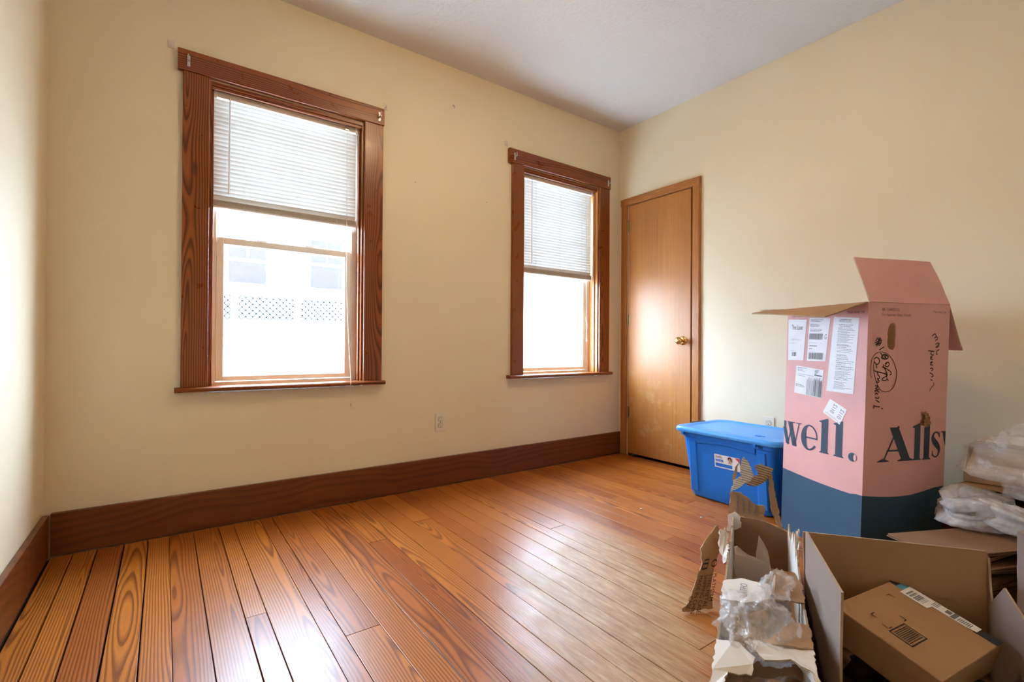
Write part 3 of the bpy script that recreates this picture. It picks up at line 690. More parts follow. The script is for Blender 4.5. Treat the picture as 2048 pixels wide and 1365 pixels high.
# ---- big serif wordmark, wrapping from one side on to the next
B0, B1 = .409, .558
fL = lambda s, t, off=0: wav(faceL, s, t, BS) + faceL.N * (off + .0004)
fR = lambda s, t, off=0: wav(faceR, s, t, BS2) + faceR.N * (off + .0004)
def let_l(mb, x, f, wd=.033, h=B1):
    poly2(mb, [(x - .008, B0), (x + wd + .008, B0), (x + wd + .008, B0 + .003), (x + wd, B0 + .008), (x + wd, h + .004), (x + wd - .006, h + .004), (x - .012, h - .010), (x - .012, h - .013), (x, h - .017), (x, B0 + .008), (x - .008, B0 + .003)], f)
def diag(mb, a, b, wd, f): poly2(mb, [(a[0] - wd / 2, a[1]), (b[0] - wd / 2, b[1]), (b[0] + wd / 2, b[1]), (a[0] + wd / 2, a[1])], f)
mb = MB(); XH = .520
diag(mb, (.004 + .001, XH - .03), (.026, B0 + .004), .020, fL)
poly2(mb, [(.000, .500), (.000, XH), (.014, XH), (.014, .480), (.006, .47)], fL)
diag(mb, (.026, B0), (.050, XH), .006, fL); diag(mb, (.036, XH), (.066, B0), .026, fL); diag(mb, (.066, B0), (.090, XH), .006, fL)
poly2(mb, [(.020, XH - .004), (.020, XH), (.066, XH), (.066, XH - .004)], fL); poly2(mb, [(.072, XH - .004), (.072, XH), (.104, XH), (.104, XH - .004)], fL)
# e
cx, cy, rx, ry = .147, .4635, .045, .058; N = 30; ro, ri = [], []
for k in range(N + 1):
    t = math.radians(0 + 325 * k / N); ro.append((cx + rx * math.cos(t), cy + ry * math.sin(t)))
    wl = .5 + .5 * math.cos(t - math.radians(195)); ri.append((cx + (rx - .006 - .024 * wl) * math.cos(t), cy + (ry - .005 - .004 * wl) * math.sin(t)))
for k in range(N): poly2(mb, [ro[k], ro[k + 1], ri[k + 1], ri[k]], fL)
poly2(mb, [(cx - .03, cy - .004), (cx + rx, cy - .004), (cx + rx, cy + .003), (cx - .03, cy + .003)], fL)
let_l(mb, .211, fL); let_l(mb, .282, fL)
N = 28
poly2(mb, [(.363 + .0195 * math.cos(2 * PI * k / N), .423 + .018 * math.sin(2 * PI * k / N)) for k in range(N)], fL)
o = mb.build('wordmark', 'navy_print', pL); 
mb = MB(); poly2(mb, [(.3725 + .0075 * math.cos(2 * PI * k / N) + (.0025 if math.cos(2 * PI * k / N) < 0 else 0), .423 + .0145 * math.sin(2 * PI * k / N)) for k in range(N)], fL, .0011); mb.build('dot_crescent', 'pink_card', pL)
mb = MB()
diag(mb, (.172, .552), (.100, B0 + .004), .008, fR); diag(mb, (.150, .548), (.218, B0), .046, fR)
poly2(mb, [(.140, .532), (.173, .5555), (.178, .548), (.160, .515)], fR)
poly2(mb, [(.113, .450), (.180, .450), (.180, .457), (.116, .457)], fR)
poly2(mb, [(.068, B0), (.128, B0), (.128, B0 + .003), (.104, B0 + .012), (.092, B0 + .012), (.068, B0 + .003)], fR)
poly2(mb, [(.172, B0), (.254, B0), (.254, B0 + .003), (.240, B0 + .010), (.190, B0 + .010), (.172, B0 + .003)], fR)
let_l(mb, .258, fR, .030); let_l(mb, .308, fR, .030, .566)
Sp = [(.392, .502), (.380, .519), (.364, .519), (.355, .503), (.362, .485), (.380, .465), (.390, .446), (.384, .425), (.368, .418), (.354, .432)]
stroke2(mb, Sp, lambda t: .006 + .020 * math.exp(-((t - .5) / .17) ** 2), fR)
poly2(mb, [(.346 + .006, .421), (.350 + .006, .421), (.358, .442), (.354, .446)], fR); poly2(mb, [(.388, .523), (.392, .523), (.392, .498), (.389, .498)], fR)
poly2(mb, [(.398, .524), (.4235, .524), (.4235, .46), (.414, .490), (.408, .519), (.398, .521)], fR)
mb.build('wordmark', 'navy_print', pR)
mb = MB(); text2(mb, 'BE CAREFUL', .066, 1.022, .0165, fR); text2(mb, "I'm heavier than I look.", .066, 1.001, .0165, fR); text2(mb, '\u25B4', .322, 1.018, .010, fR); text2(mb, 'This way up', .332, 1.018, .0145, fR)
mb.build('printed_text', 'grey_print', pR)
mb = MB(); text2(mb, "I'm heavier than I look.", .030, 1.014, .0165, fL); text2(mb, 'This way up', .315, 1.014, .0165, fL); mb.build('printed_text', 'grey_print', pL)
# marker handwriting
mb = MB(); W1 = .0042
def H(P, wd=W1, sm=5): stroke2(mb, P, wd, fR, .0008, sm)
H([(.040, .900), (.050, .912), (.055, .895), (.062, .910), (.068, .898), (.058, .882), (.050, .890)]); H([(.036, .893), (.070, .903)]); H([(.045, .878), (.060, .915)]); H([(.040, .886), (.066, .893)], .006)
H([(.060, .864), (.070, .870), (.083, .876)])
H([(.0655, .852), (.074, .842), (.072, .832), (.084, .828), (.092, .838), (.084, .848), (.076, .838), (.088, .826), (.104, .832), (.100, .842), (.086, .846)]); H([(.080, .845), (.098, .828), (.106, .838), (.092, .842)])
H([(.090, .808), (.104, .815), (.112, .806), (.104, .796), (.092, .800), (.100, .812)]); H([(.076, .796), (.098, .788), (.120, .776), (.124, .766), (.116, .762)]); H([(.082, .806), (.088, .790), (.098, .778), (.104, .762)]); H([(.072, .772), (.090, .768), (.104, .760), (.086, .752), (.078, .744), (.090, .740), (.104, .745)]); H([(.094, .775), (.102, .752), (.112, .738)], .003)
H([(.034, .826), (.046, .834), (.060, .826), (.060, .812), (.048, .806), (.036, .816)]); H([(.046, .806), (.050, .790)])
H([(.034, .782), (.052, .776), (.074, .772)]); H([(.052, .778), (.058, .762), (.066, .756), (.062, .748), (.052, .750)]); H([(.050, .740), (.058, .732), (.064, .740), (.054, .744)]); H([(.044, .720), (.060, .718), (.048, .708), (.066, .704)]); H([(.042, .697), (.054, .700), (.066, .692)]); H([(.046, .684), (.052, .690), (.060, .684)]); H([(.046, .672), (.062, .668), (.066, .676)], .0035); H([(.050, .662), (.070, .652)]); H([(.042, .640), (.052, .636), (.072, .634)]); H([(.042, .640), (.040, .628)]); H([(.080, .628), (.088, .626)])
H([(.024, .752), (.020, .790), (.024, .826), (.044, .850), (.072, .856), (.104, .846), (.134, .816), (.152, .772), (.146, .728), (.126, .702), (.098, .694), (.074, .702), (.056, .724), (.042, .756), (.034, .794), (.036, .822)], .0026)
H([(.330, .922), (.346, .932), (.352, .920), (.342, .914)]); H([(.342, .914), (.356, .920), (.360, .910), (.348, .904)]); H([(.350, .888), (.364, .894), (.368, .880), (.352, .876)]); H([(.372, .894), (.352, .874)], .0035); H([(.372, .866), (.360, .862), (.358, .848), (.364, .846)])
H([(.312, .862), (.330, .860), (.346, .858)]); H([(.330, .860), (.328, .846), (.344, .844)]); H([(.324, .834), (.336, .838), (.326, .828), (.340, .826)]); H([(.324, .812), (.338, .816), (.326, .804), (.342, .802)]); H([(.326, .786), (.334, .790), (.342, .784), (.334, .778)]); H([(.324, .770), (.336, .766), (.344, .756), (.332, .752)]); H([(.330, .742), (.342, .738)]); H([(.346, .730), (.350, .720), (.336, .708), (.328, .694)], .0034)
tag(mb.build('marker_writing', 'black_print', pR), kind='stuff')
# ripped patch showing the torn liner
P = jag([(.288, .610, 0), (.300, .598, 0), (.322, .602, 0), (.334, .585, 0), (.325, .565, 0), (.334, .548, 0), (.312, .545, 0), (.300, .556, 0), (.280, .552, 0), (.290, .578, 0)], .006, .003, seed=4)
mb = MB(); poly2(mb, [(p[0], p[1]) for p in P], fR, .002); o = mb.build('torn_patch', ['kraft_dark', 'kraft'], pR); solid(o, .002, 0)
for k, (a, b) in enumerate((((.294, .605), (.318, .57)), ((.305, .58), (.330, .556)), ((.29, .575), (.31, .55)))):
    mb = MB(); P2 = jag([(a[0], a[1], 0), (a[0] + .012, a[1] + .006, 0), (b[0] + .006, b[1], 0), (b[0] - .01, b[1] - .004, 0)], .005, .003, seed=k)
    mb.add([fR(p[0], p[1], .003 + .010 * ((j * 7 + k) % 5) / 5) for j, p in enumerate(P2)], [tuple(range(len(P2)))]); mb.build('torn_fibre', 'kraft', pR)
# paper labels on the left side
def label(P, name='shipping_label'):
    f = bilin(*[fL(x, y, .0006) for x, y in P], 1.0, 1.0); m = MB(); n = 6
    m.add([fL(*( (Vector(P[0]).lerp(Vector(P[1]), i / n)).lerp(Vector(P[3]).lerp(Vector(P[2]), i / n), j / n)), .0006) for i in range(n + 1) for j in range(n + 1)], [(i * (n + 1) + j, (i + 1) * (n + 1) + j, (i + 1) * (n + 1) + j + 1, i * (n + 1) + j + 1) for i in range(n) for j in range(n)])
    o = m.build(name, 'label_white', pL)
    def g(a, b, off=0): v = Vector(P[0]).lerp(Vector(P[1]), a).lerp(Vector(P[3]).lerp(Vector(P[2]), a), b); return fL(v.x, v.y, .0006 + off)
    return o, g
def lines(mb, g, rows, R, x0=.1, x1=.9, h=.012, dash=.05, mi=0):
    for y in rows:
        xx = x0 + R.uniform(0, .05); xe = x1 - R.uniform(0, .35)
        while xx < xe:
            l_ = R.uniform(dash * .5, dash * 1.6); poly2(mb, [(xx, y - h / 2), (min(xx + l_, xe), y - h / 2), (min(xx + l_, xe), y + h / 2), (xx, y + h / 2)], g, .0005, mi); xx += l_ + dash * .3
def bars(mb, g, x0, x1, y0, y1, R, n=26):
    xx = x0; st = (x1 - x0) / n
    while xx < x1 - st:
        w_ = st * R.choice([.35, .5, .8, 1.2]); poly2(mb, [(xx, y0), (xx + w_, y0), (xx + w_, y1), (xx, y1)], g, .0005); xx += w_ + st * R.choice([.4, .6, .9])
R = random.Random(5)
o, g = label([(.012, .812), (.101, .812), (.112, 1.000), (.006, 1.006)]); mb = MB(); text2(mb, 'The Luxe', .20, .755, .165, lambda a, b, off=0: g(a, b, off), sx=1.0); bars(mb, g, .25, .55, .10, .20, R, 14); mb.build('label_print', 'print_grey', o)
mb = MB(); lines(mb, g, [.52, .50, .42, .24], R, .15, .8); mb.build('label_fine_print', 'pale_print', o)
o, g = label([(.120, .812), (.219, .812), (.237, 1.000), (.128, 1.007)]); mb = MB(); lines(mb, g, [.96, .94, .92, .86, .84, .82, .80, .74, .71, .69], R, .05, .75, .010); bars(mb, g, .06, .74, .50, .64, R, 46); bars(mb, g, .08, .88, .035, .19, R, 34); lines(mb, g, [.42, .21], R, .05, .9, .004, .4); lines(mb, g, [.35, .28], R, .08, .6, .016)
text2(mb, 'G', .82, .51, .17, g); mb.build('label_print', 'print_grey', o)
o, g = label([(.229, .684), (.357, .680), (.372, .994), (.255, 1.005)], 'receipt_label'); mb = MB(); lines(mb, g, [.97, .955, .94, .90, .88], R, .22, .9, .007); lines(mb, g, [.86 - .0148 * k for k in range(14)], R, .2, .9, .005); lines(mb, g, [.64, .63, .62, .60, .58, .56, .54, .50, .49, .47], R, .22, .95, .005); lines(mb, g, [.45, .44, .42, .40, .39, .37, .35, .34, .32, .305, .28, .265, .25, .235, .22, .20, .185, .17, .14, .125, .11, .095, .08, .065, .05], R, .24, .95, .005)
mb.build('label_print', 'print_grey', o)
o, g = label([(.054, .660), (.204, .648), (.211, .773), (.063, .788)]); mb = MB(); lines(mb, g, [.95, .92, .88, .84], R, .04, .5, .016); lines(mb, g, [.95, .92, .89, .86, .82], R, .68, 1.0, .02); lines(mb, g, [.72, .66], R, .05, .7, .012); lines(mb, g, [.34, .31, .27], R, .03, .4, .016); poly2(mb, [(.70, .75), (.97, .75), (.97, .79), (.70, .79)], g, .0005)
for k in range(22):
    x_ = .45 + k * .0245; w_ = R.choice([.003, .005, .010] if k < 10 else [.010, .015, .02]); poly2(mb, [(x_, .02), (x_ + w_, .02), (x_ + w_, R.uniform(.55, .72)), (x_, R.uniform(.55, .72))], g, .0005)
mb.build('label_print', 'print_grey', o)
o, g = label([(.249, .651), (.332, .613), (.299, .546), (.215, .589)], 'inspection_sticker'); mb = MB()
text2(mb, '0112', .30, .70, .30, g, rot=-PI / 2 * 0 - 1.9 + .35); text2(mb, '0112', .72, .74, .30, g, rot=-1.9 + .35); lines(mb, g, [.86, .90], R, .1, .9, .012, .03); mb.build('label_print', 'print_grey', o)
# strip of clear tape glints is left to the cardboard sheen

# ------------------------------------------------------------------ blue storage tote
bn = empty('storage_tote', (3.082, -1.262, 0), math.radians(-3.0)); tag(bn, 'blue plastic storage tote with lid beside the door', 'storage tote')
def rrect(hx, hy, r, n=6):
    out = []
    for (sx, sy, a0) in ((1, 1, 0), (-1, 1, 90), (-1, -1, 180), (1, -1, 270)):
        for k in range(n + 1): t = math.radians(a0 + 90 * k / n); out.append((sx * (hx - r) + r * math.cos(t), sy * (hy - r) + r * math.sin(t)))
    return out
def loft(mb, rings, mi=0, cap0=False, cap1=False):
    n = len(rings[0]); o = len(mb.v)
    for rg in rings: mb.v += rg
    for i in range(len(rings) - 1):
        for k in range(n): mb.f.append((o + i * n + k, o + i * n + (k + 1) % n, o + (i + 1) * n + (k + 1) % n, o + (i + 1) * n + k)); mb.mi.append(mi)
    if cap0: mb.f.append(tuple(o + k for k in range(n))[::-1]); mb.mi.append(mi)
    if cap1: mb.f.append(tuple(o + (len(rings) - 1) * n + k for k in range(n))); mb.mi.append(mi)
def ring(hx, hy, r, z): return [(x, y, z) for x, y in rrect(hx, hy, r)]
mb = MB()
hz = lambda z: (.168 + .040 * z / .385, .247 + .038 * z / .385)
rings = [ring(.150, .230, .035, .0015), ring(.164, .243, .045, .006)] + [ring(*hz(z), .05, z) for z in (.02, .10, .20, .30, .345)] + [ring(.212, .290, .05, .350), ring(.214, .292, .05, .385), ring(.222, .300, .05, .387), ring(.222, .300, .05, .392)]
loft(mb, rings, 0, True, True); mb.build('body', 'bin_blue', bn, True).modifiers.new('edges', 'EDGE_SPLIT').split_angle = math.radians(35)
# raised corner columns and arched upper band on the long faces
for sx in (-1, 1):
    mb = MB(); n = 10; vs_ = []
    f = lambda y, z, o: (sx * (hz(z)[0] + o), y, z)
    for (ya, yb2) in ((-.232, -.175), (.175, .232)):
        P = [f(ya, .03, .0), f(yb2, .03, .0), f(yb2, .33, .0), f(ya, .33, .0), f(ya + .006, .036, .006), f(yb2 - .008, .036, .006), f(yb2 - .008, .33, .006), f(ya + .006, .33, .006)]
        mb.add(P, [(4, 5, 6, 7), (0, 1, 5, 4), (1, 2, 6, 5), (2, 3, 7, 6), (3, 0, 4, 7)])
    for i in range(n):
        a0, a1 = -.175 + .35 * i / n, -.175 + .35 * (i + 1) / n; z0, z1 = .315 + .014 * math.sin(PI * i / n), .315 + .014 * math.sin(PI * (i + 1) / n)
        mb.add([f(a0, z0, .0), f(a1, z1, .0), f(a1, z1 + .005, .006), f(a0, z0 + .005, .006), f(a1, .35, .006), f(a0, .35, .006)], [(0, 1, 2, 3), (3, 2, 4, 5)])
    mb.build('molded_rib', 'bin_blue', bn)
mb = MB()
rings = [ring(.226, .304, .055, .376), ring(.238, .318, .06, .377), ring(.241, .321, .062, .386), ring(.240, .320, .062, .396), ring(.234, .314, .060, .404), ring(.205, .282, .075, .408), ring(.198, .275, .085, .404), ring(.190, .266, .09, .399), ring(.180, .256, .09, .4005)]
loft(mb, rings, 0, False, True); mb.build('lid', 'lid_blue', bn, True).modifiers.new('edges', 'EDGE_SPLIT').split_angle = math.radians(40)
for (x_, y_) in ((-.2365, .245), (-.2365, -.19), (.2365, .245)):
    MB().box((x_ - .006, y_ - .008, .362), (x_ + .010, y_ + .008, .3765), bev=.001).build('lid_clip', 'bin_blue', bn)
MB().box((-.05, .309, .392), (.07, .331, .4085), bev=.004).build('latch_handle', 'tote_black', bn)
m = MB(); m.box((-.12, -.175, .4005), (-.112, -.125, .404), bev=.001); m.box((-.135, -.154, .4005), (-.112, -.146, .404), bev=.001); m.build('lid_mark', 'bin_blue', bn)
# paper sticker on the long side
gs = bilin(*[Vector((-(hz(z)[0] + .0012), y, z)) for y, z in ((.065, .205), (-.087, .205), (-.087, .278), (.065, .278))], 1, 1)
mb = MB(); poly2(mb, [(0, .42), (1, .42), (1, 1), (0, 1)], gs); poly2(mb, [(0, 0), (1, 0), (1, .08), (0, .08)], gs); poly2(mb, [(0, .08), (.035, .08), (.035, .42), (0, .42)], gs); poly2(mb, [(.70, .08), (1, .08), (1, .42), (.70, .42)], gs); poly2(mb, [(.035, .34), (.70, .34), (.70, .42), (.035, .42)], gs)
st = mb.build('sticker', 'label_white', bn)
mb = MB(); text2(mb, 'bella', .06, .74, .26, gs, off=.0015, sx=.55); bars(mb, gs, .93, .98, .12, .36, R, 8); mb.build('sticker_name', 'black_print', st)
mb = MB(); poly2(mb, [(.05, .46), (.36, .46), (.36, .64), (.05, .64)], gs, .0015); mb.build('sticker_band', 'sticker_blue', st)
mb = MB(); text2(mb, '3-tier tote', .07, .51, .11, gs, off=.002, sx=.5); mb.build('sticker_band_text', 'label_white', st)
mb = MB(); poly2(mb, [(.80, .97), (.99, .97), (.99, .55), (.93, .78), (.86, .90)], gs, .0015); mb.build('sticker_swoosh', 'sticker_red', st)
mb = MB(); poly2(mb, [(.60 + .055 * math.cos(k * PI / 7), .74 + .13 * math.sin(k * PI / 7)) for k in range(14)], gs, .0018); poly2(mb, [(.55, .46), (.68, .46), (.65, .62), (.58, .62)], gs, .0018); mb.build('sticker_face', 'skin', st)
mb = MB(); poly2(mb, [(.53, .70), (.55, .90), (.62, .96), (.69, .88), (.70, .60), (.66, .62), (.655, .78), (.61, .86), (.565, .78)], gs, .0022); mb.build('sticker_hair', 'hair', st)

# ------------------------------------------------------------------ long torn carton lying in front
TO = Vector((1.262, -2.168, 0)); TD = Vector((.888, .4598, 0)); TN = Vector((.4598, -.888, 0))
tx = empty('torn_carton', TO, math.atan2(.4598, .888)); tag(tx, 'long torn white and brown carton lying open, ragged panels sticking up', 'box')
def L3(u, v, z): return (u, -v, z)              # local frame: x along the carton, y to its left
WB = ['white_card', 'kraft', 'card_edge']; KK = ['kraft', 'kraft', 'card_edge']
sheet('bottom', [L3(0, 0, .004), L3(1.13, 0, .004), L3(1.13, .2, .004), L3(0, .2, .004)], .005, KK, tx)
def wall(name, v, prof, mats, seed):
    P = jag([(u, z) for u, z in prof], .010, .004, closed=False, seed=seed) + [prof[-1]]
    pts = [(0, .003)] + [p for p in P] + [(1.13, .003)]
    return sheet(name, [L3(u, v, z) for u, z in pts], .005, mats, tx)
wall('side_panel', .003, [(0, .168), (.18, .182), (.50, .182), (.62, .186), (.70, .205), (.75, .168), (.80, .205), (.86, .18), (.98, .185), (1.06, .205), (1.127, .190)], ['kraft', 'white_card', 'card_edge'], 3)
wall('side_panel', .197, [(0, .165), (.2, .182), (.50, .185), (.58, .195), (.66, .215), (.70, .25), (.73, .195), (.79, .27), (.84, .21), (.88, .245), (.95, .19), (1.05, .17), (1.127, .19)], ['white_card', 'kraft', 'card_edge'], 4)
sheet('end_panel', [L3(.003, 0, .003), L3(.003, .2, .003), L3(.003, .2, .165), L3(.003, 0, .168)], .005, ['white_card', 'kraft', 'card_edge'], tx)
sheet('end_panel', jag([L3(1.127, 0, .003), L3(1.127, .2, .003), L3(1.127, .19, .16), L3(1.127, .12, .185), L3(1.127, .06, .19), L3(1.127, 0, .19)], .02, .0), .005, ['kraft_dark', 'kraft_dark', 'card_edge'], tx)  # far end in darker brown: the carton's inner shade put into its colour
# ragged end panel standing up, torn through in the middle
far = dict(
 a=(1.13, [(-.014, .195), (-.010, .283), (.026, .288), (.062, .263), (.084, .246), (.116, .245), (.111, .176), (.072, .185), (.032, .194)], KK),
 b=(1.126, [(-.007, .287), (.002, .335), (.035, .355), (.048, .331), (.026, .308)], ['flute_white', 'white_card', 'card_edge']),
 c=(1.118, [(.030, .350), (.026, .390), (.039, .434), (.057, .414), (.071, .376), (.076, .361), (.059, .335), (.039, .335)], ['flute_white', 'flute_white', 'card_edge']),
 d=(1.132, [(-.004, .330), (.008, .386), (.020, .404), (.013, .350), (.008, .335)], ['kraft_pale', 'kraft', 'card_edge']),
 e=(1.128, [(.036, .336), (.075, .358), (.115, .382), (.130, .361), (.112, .339), (.080, .319), (.053, .318)], ['flute_kraft', 'flute_kraft', 'card_edge']),
 f=(1.120, [(.080, .405), (.101, .413), (.143, .398), (.134, .372), (.098, .350)], ['flute_kraft', 'flute_kraft', 'card_edge']),
 g=(1.131, [(.118, .382), (.138, .378), (.150, .305), (.167, .211), (.180, .150), (.154, .189), (.142, .216), (.133, .264), (.129, .302), (.131, .350)], KK),
 h=(1.082, [(-.019, .142), (-.015, .206), (.010, .222), (.028, .207), (.033, .165), (.010, .151)], ['white_card', 'white_card', 'card_edge']))
for k, (u, P, mats) in far.items():
    pts = jag([L3(u + .02 * (z - .2) + (.03 if k in 'cf' else 0) * (z - .35) * 4 * -1, v, z) for v, z in P], .008, .0025, seed=ord(k))
    sheet('torn_panel', pts, .004, mats, tx)
mb = MB(); Rp = random.Random(3)
for row in range(4):       # half-torn print on the upright panel
    z_ = .275; v_ = .012 + row * .021
    while z_ > .205 + row * .002:
        h_ = Rp.uniform(.003, .007); 
        if z_ < .283 - row * .010: mb.box(L3(1.1262 + .02 * (z_ - .2), v_ + .010, z_ - h_), L3(1.1270 + .02 * (z_ - .2), v_ + Rp.uniform(0, .004), z_))
        z_ -= h_ + Rp.uniform(.0015, .003)
tag(mb.build('printed_text', 'print_grey', tx), kind='stuff')
# top: near stretch still closed, white print torn away in places
mb_top = [((0, .0), (.205, .0), (.20, .05), (.165, .082), (.12, .075), (.10, .03), (.02, .02)), ((0, .2), (.27, .2), (.262, .15), (.24, .10), (.205, .06), (.16, .10), (.18, .15), (.15, .19), (.05, .2)), ((.395, .0), (.51, .0), (.548, .045), (.545, .119), (.46, .121), (.405, .06))]
for k, P in enumerate(mb_top):
    pts = jag([L3(u, v, .188 + (.012 * math.sin(u * 30 + v * 20) if k < 2 else .004)) for u, v in P], .012, .003, seed=20 + k)
    sheet('top_flap', pts, .004, ['white_card', 'white_card', 'card_edge'], tx)
sheet('top_flap', jag([L3(.46, .125, .19), L3(.55, .125, .20), L3(.60, .135, .215), L3(.615, .185, .21), L3(.56, .20, .20), L3(.48, .2, .19)], .012, .004, seed=31), .004, ['kraft', 'white_card', 'card_edge'], tx)
sheet('top_flap', jag([L3(.24, .10, .186), L3(.36, .16, .192), L3(.37, .2, .188), L3(.27, .2, .186)], .01, .003, seed=33), .004, ['kraft', 'white_card', 'card_edge'], tx)
fm = lambda a, b, off=0: Vector(L3(.415 + b, .060 + a, .1955 + off))
mb = MB(); text2(mb, 'PLATFO', 0.0, 0.0, .026, lambda a, b, off=0: Vector(L3(.418 + a, .062 - b, .197))); mb.build('printed_text', 'print_grey', tx)
# torn side flap hanging out on to the boards
fp = [(.641, -.130, .006), (.644, -.133, .015), (.669, -.113, .029), (.715, -.096, .087), (.755, -.081, .133), (.770, -.089, .172), (.806, -.068, .203), (.848, -.040, .238), (.835, -.018, .184), (.815, -.028, .164), (.790, -.039, .136), (.760, -.048, .096), (.732, -.054, .056), (.709, -.044, .006)]
ff = sheet('torn_flap', jag([L3(*p) for p in fp], .012, .002, seed=41), .004, ['kraft', 'kraft', 'card_edge'], tx)
Pq = [Vector(L3(*p)) for p in ((.644, -.131, .010), (.709, -.046, .010), (.835, -.022, .190), (.776, -.086, .180))]
gf = bilin(*Pq, 1.0, 1.0)
sgn = 1 if gf.N.dot(Vector((-1, .0, .6))) > 0 else -1
for j, (tx_, xx) in enumerate((('CASE', .10), ('MADE IN CHINA', .28), ('SHIPPING CASE', .48), ('STEEL METAL', .66), ('PLATFORM', .84))):
    mb = MB(); text2(mb, tx_, xx, .50 if j else .20, .20, lambda a, b, off=0: gf(a, b, .0035 * sgn), rot=-PI / 2, sx=.42); mb.build('printed_text', 'black_print', tx)
mb = MB()
for P in ([(.30, .60), (.30, .68), (.52, .68)], [(.52, .60), (.30, .60)], [(.36, .68), (.36, .74), (.52, .74), (.52, .60)]): stroke2(mb, P, .025, lambda a, b, off=0: gf(a, b, .0035 * sgn), smooth=0)
stroke2(mb, [(.78 + .11 * math.cos(t * PI / 8), .66 + .05 * math.sin(t * PI / 8)) for t in range(17)], .02, lambda a, b, off=0: gf(a, b, .0035 * sgn), smooth=0); mb.build('printed_mark', 'black_print', tx)
sheet('torn_flap', jag([L3(.80, -.03, .235), L3(.83, -.012, .24), L3(.80, .0, .20), L3(.70, .004, .185), L3(.74, -.012, .15), L3(.78, -.03, .19)], .008, .005, seed=44), .004, WB, tx)
# pale fibre shards on the far right edge
for k, (u, z0, z1) in enumerate(((.79, .19, .285), (.83, .18, .262), (.745, .19, .262), (.875, .17, .25))):
    sheet('torn_shard', jag([L3(u - .02, .197, z0), L3(u + .02, .196, z0), L3(u + .012, .205, z1 - .02), L3(u, .207, z1), L3(u - .012, .203, z1 - .03)], .008, .003, seed=60 + k), .005, ['white_card', 'white_card', 'white_card'], tx)
# packing paper inside
def paper(P, seed, name, label_):
    n = len(P); pts = jag([tuple(TO + TD * p[0] + TN * p[1] + UP * p[2]) for p in P], .02, .004, seed=seed)
    o = sheet(name, pts, .0012, ['paper']); tag(o, label_, 'paper'); return o
paper([(.70, .035, .012), (.648, .022, .244), (.644, .031, .251), (.658, .060, .224), (.661, .084, .218), (.630, .091, .300), (.648, .115, .250), (.679, .125, .183), (.715, .123, .05), (.722, .067, .012)], 71, 'packing_paper', 'torn sheet of brown packing paper poking out of the torn carton')
paper([(.58, .115, .012), (.575, .105, .17), (.60, .13, .20), (.63, .165, .19), (.62, .175, .10), (.60, .17, .012)], 72, 'packing_paper', 'small brown paper scrap against the torn carton right wall')
# clear film wad stuffed in the opening
fw = crumple('plastic_film', (.115, .08, .05), 'clear_film', loc=tuple(TO + TD * .31 + TN * .09 + UP * .188), seed=3, amp=.5, fq=2.4, sub=5, flat=.75, st=(1.6, 2.2, 1), fine=.8); fw.rotation_euler = (0, 0, .45)
tag(fw, 'crumpled clear plastic film bursting from the torn carton', 'plastic film')
fw2 = crumple('plastic_film', (.045, .035, .035), 'clear_film', loc=tuple(TO + TD * .50 + TN * .135 + UP * .215), seed=8, amp=.6, fq=4, flat=.6); tag(fw2, 'small twist of clear film beside the printed white flap', 'plastic film')
pg = crumple('packing_paper', (.09, .07, .06), 'kraft_dark', loc=tuple(TO + TD * .13 + TN * .12 + UP * .10), seed=12, amp=.5, fq=3.4, flat=.9); tag(pg, 'dark crumpled packing paper at the near end of the torn carton', 'paper')

# ------------------------------------------------------------------ open brown carton with a parcel in it
KO = Vector((1.935, -2.06, 0)); KA = Vector((-.836, -.548, 0)); KB = Vector((.548, -.836, 0))
oc = empty('open_carton', KO); tag(oc, 'large open brown carton holding a taped parcel', 'box')
inv2 = Matrix.Translation(-KO)
def K3(a, b, z): return tuple(KO + KA * a + KB * b + UP * z)
def ocs(name, P, mats=('kraft_dark', 'kraft', 'card_edge'), th=.005):
    o = sheet(name, P, th, list(mats), oc); o.matrix_parent_inverse = inv2; return o
ocs('bottom', [K3(0, 0, .004), K3(.38, 0, .004), K3(.38, .42, .004), K3(0, .42, .004)])
ocs('side_panel', [K3(0, -.006, .30), K3(0, -.006, .326), K3(0, .415, .335), K3(0, .42, .32), K3(0, .42, .003), K3(0, .003, .003)], ('kraft', 'kraft', 'card_edge'))
ocs('side_panel', [K3(.004, 0, .003), K3(.38, 0, .003), K3(.38, 0, .20), K3(.388, 0, .331), K3(.016, 0, .333)], ('mauve_card', 'mauve_card', 'card_edge'))
ocs('side_panel', [K3(.004, .42, .003), K3(.004, .42, .32), K3(.012, .42, .25), K3(.020, .42, .21), K3(.075, .42, .272), K3(.15, .42, .237), K3(.376, .42, .13), K3(.376, .42, .003)], ('mauve_card', 'mauve_card', 'card_edge'))
ocs('side_panel', jag([K3(.378, .004, .003), K3(.378, .416, .003), K3(.378, .416, .09), K3(.378, .22, .075), K3(.378, .004, .10)], .03, .0))
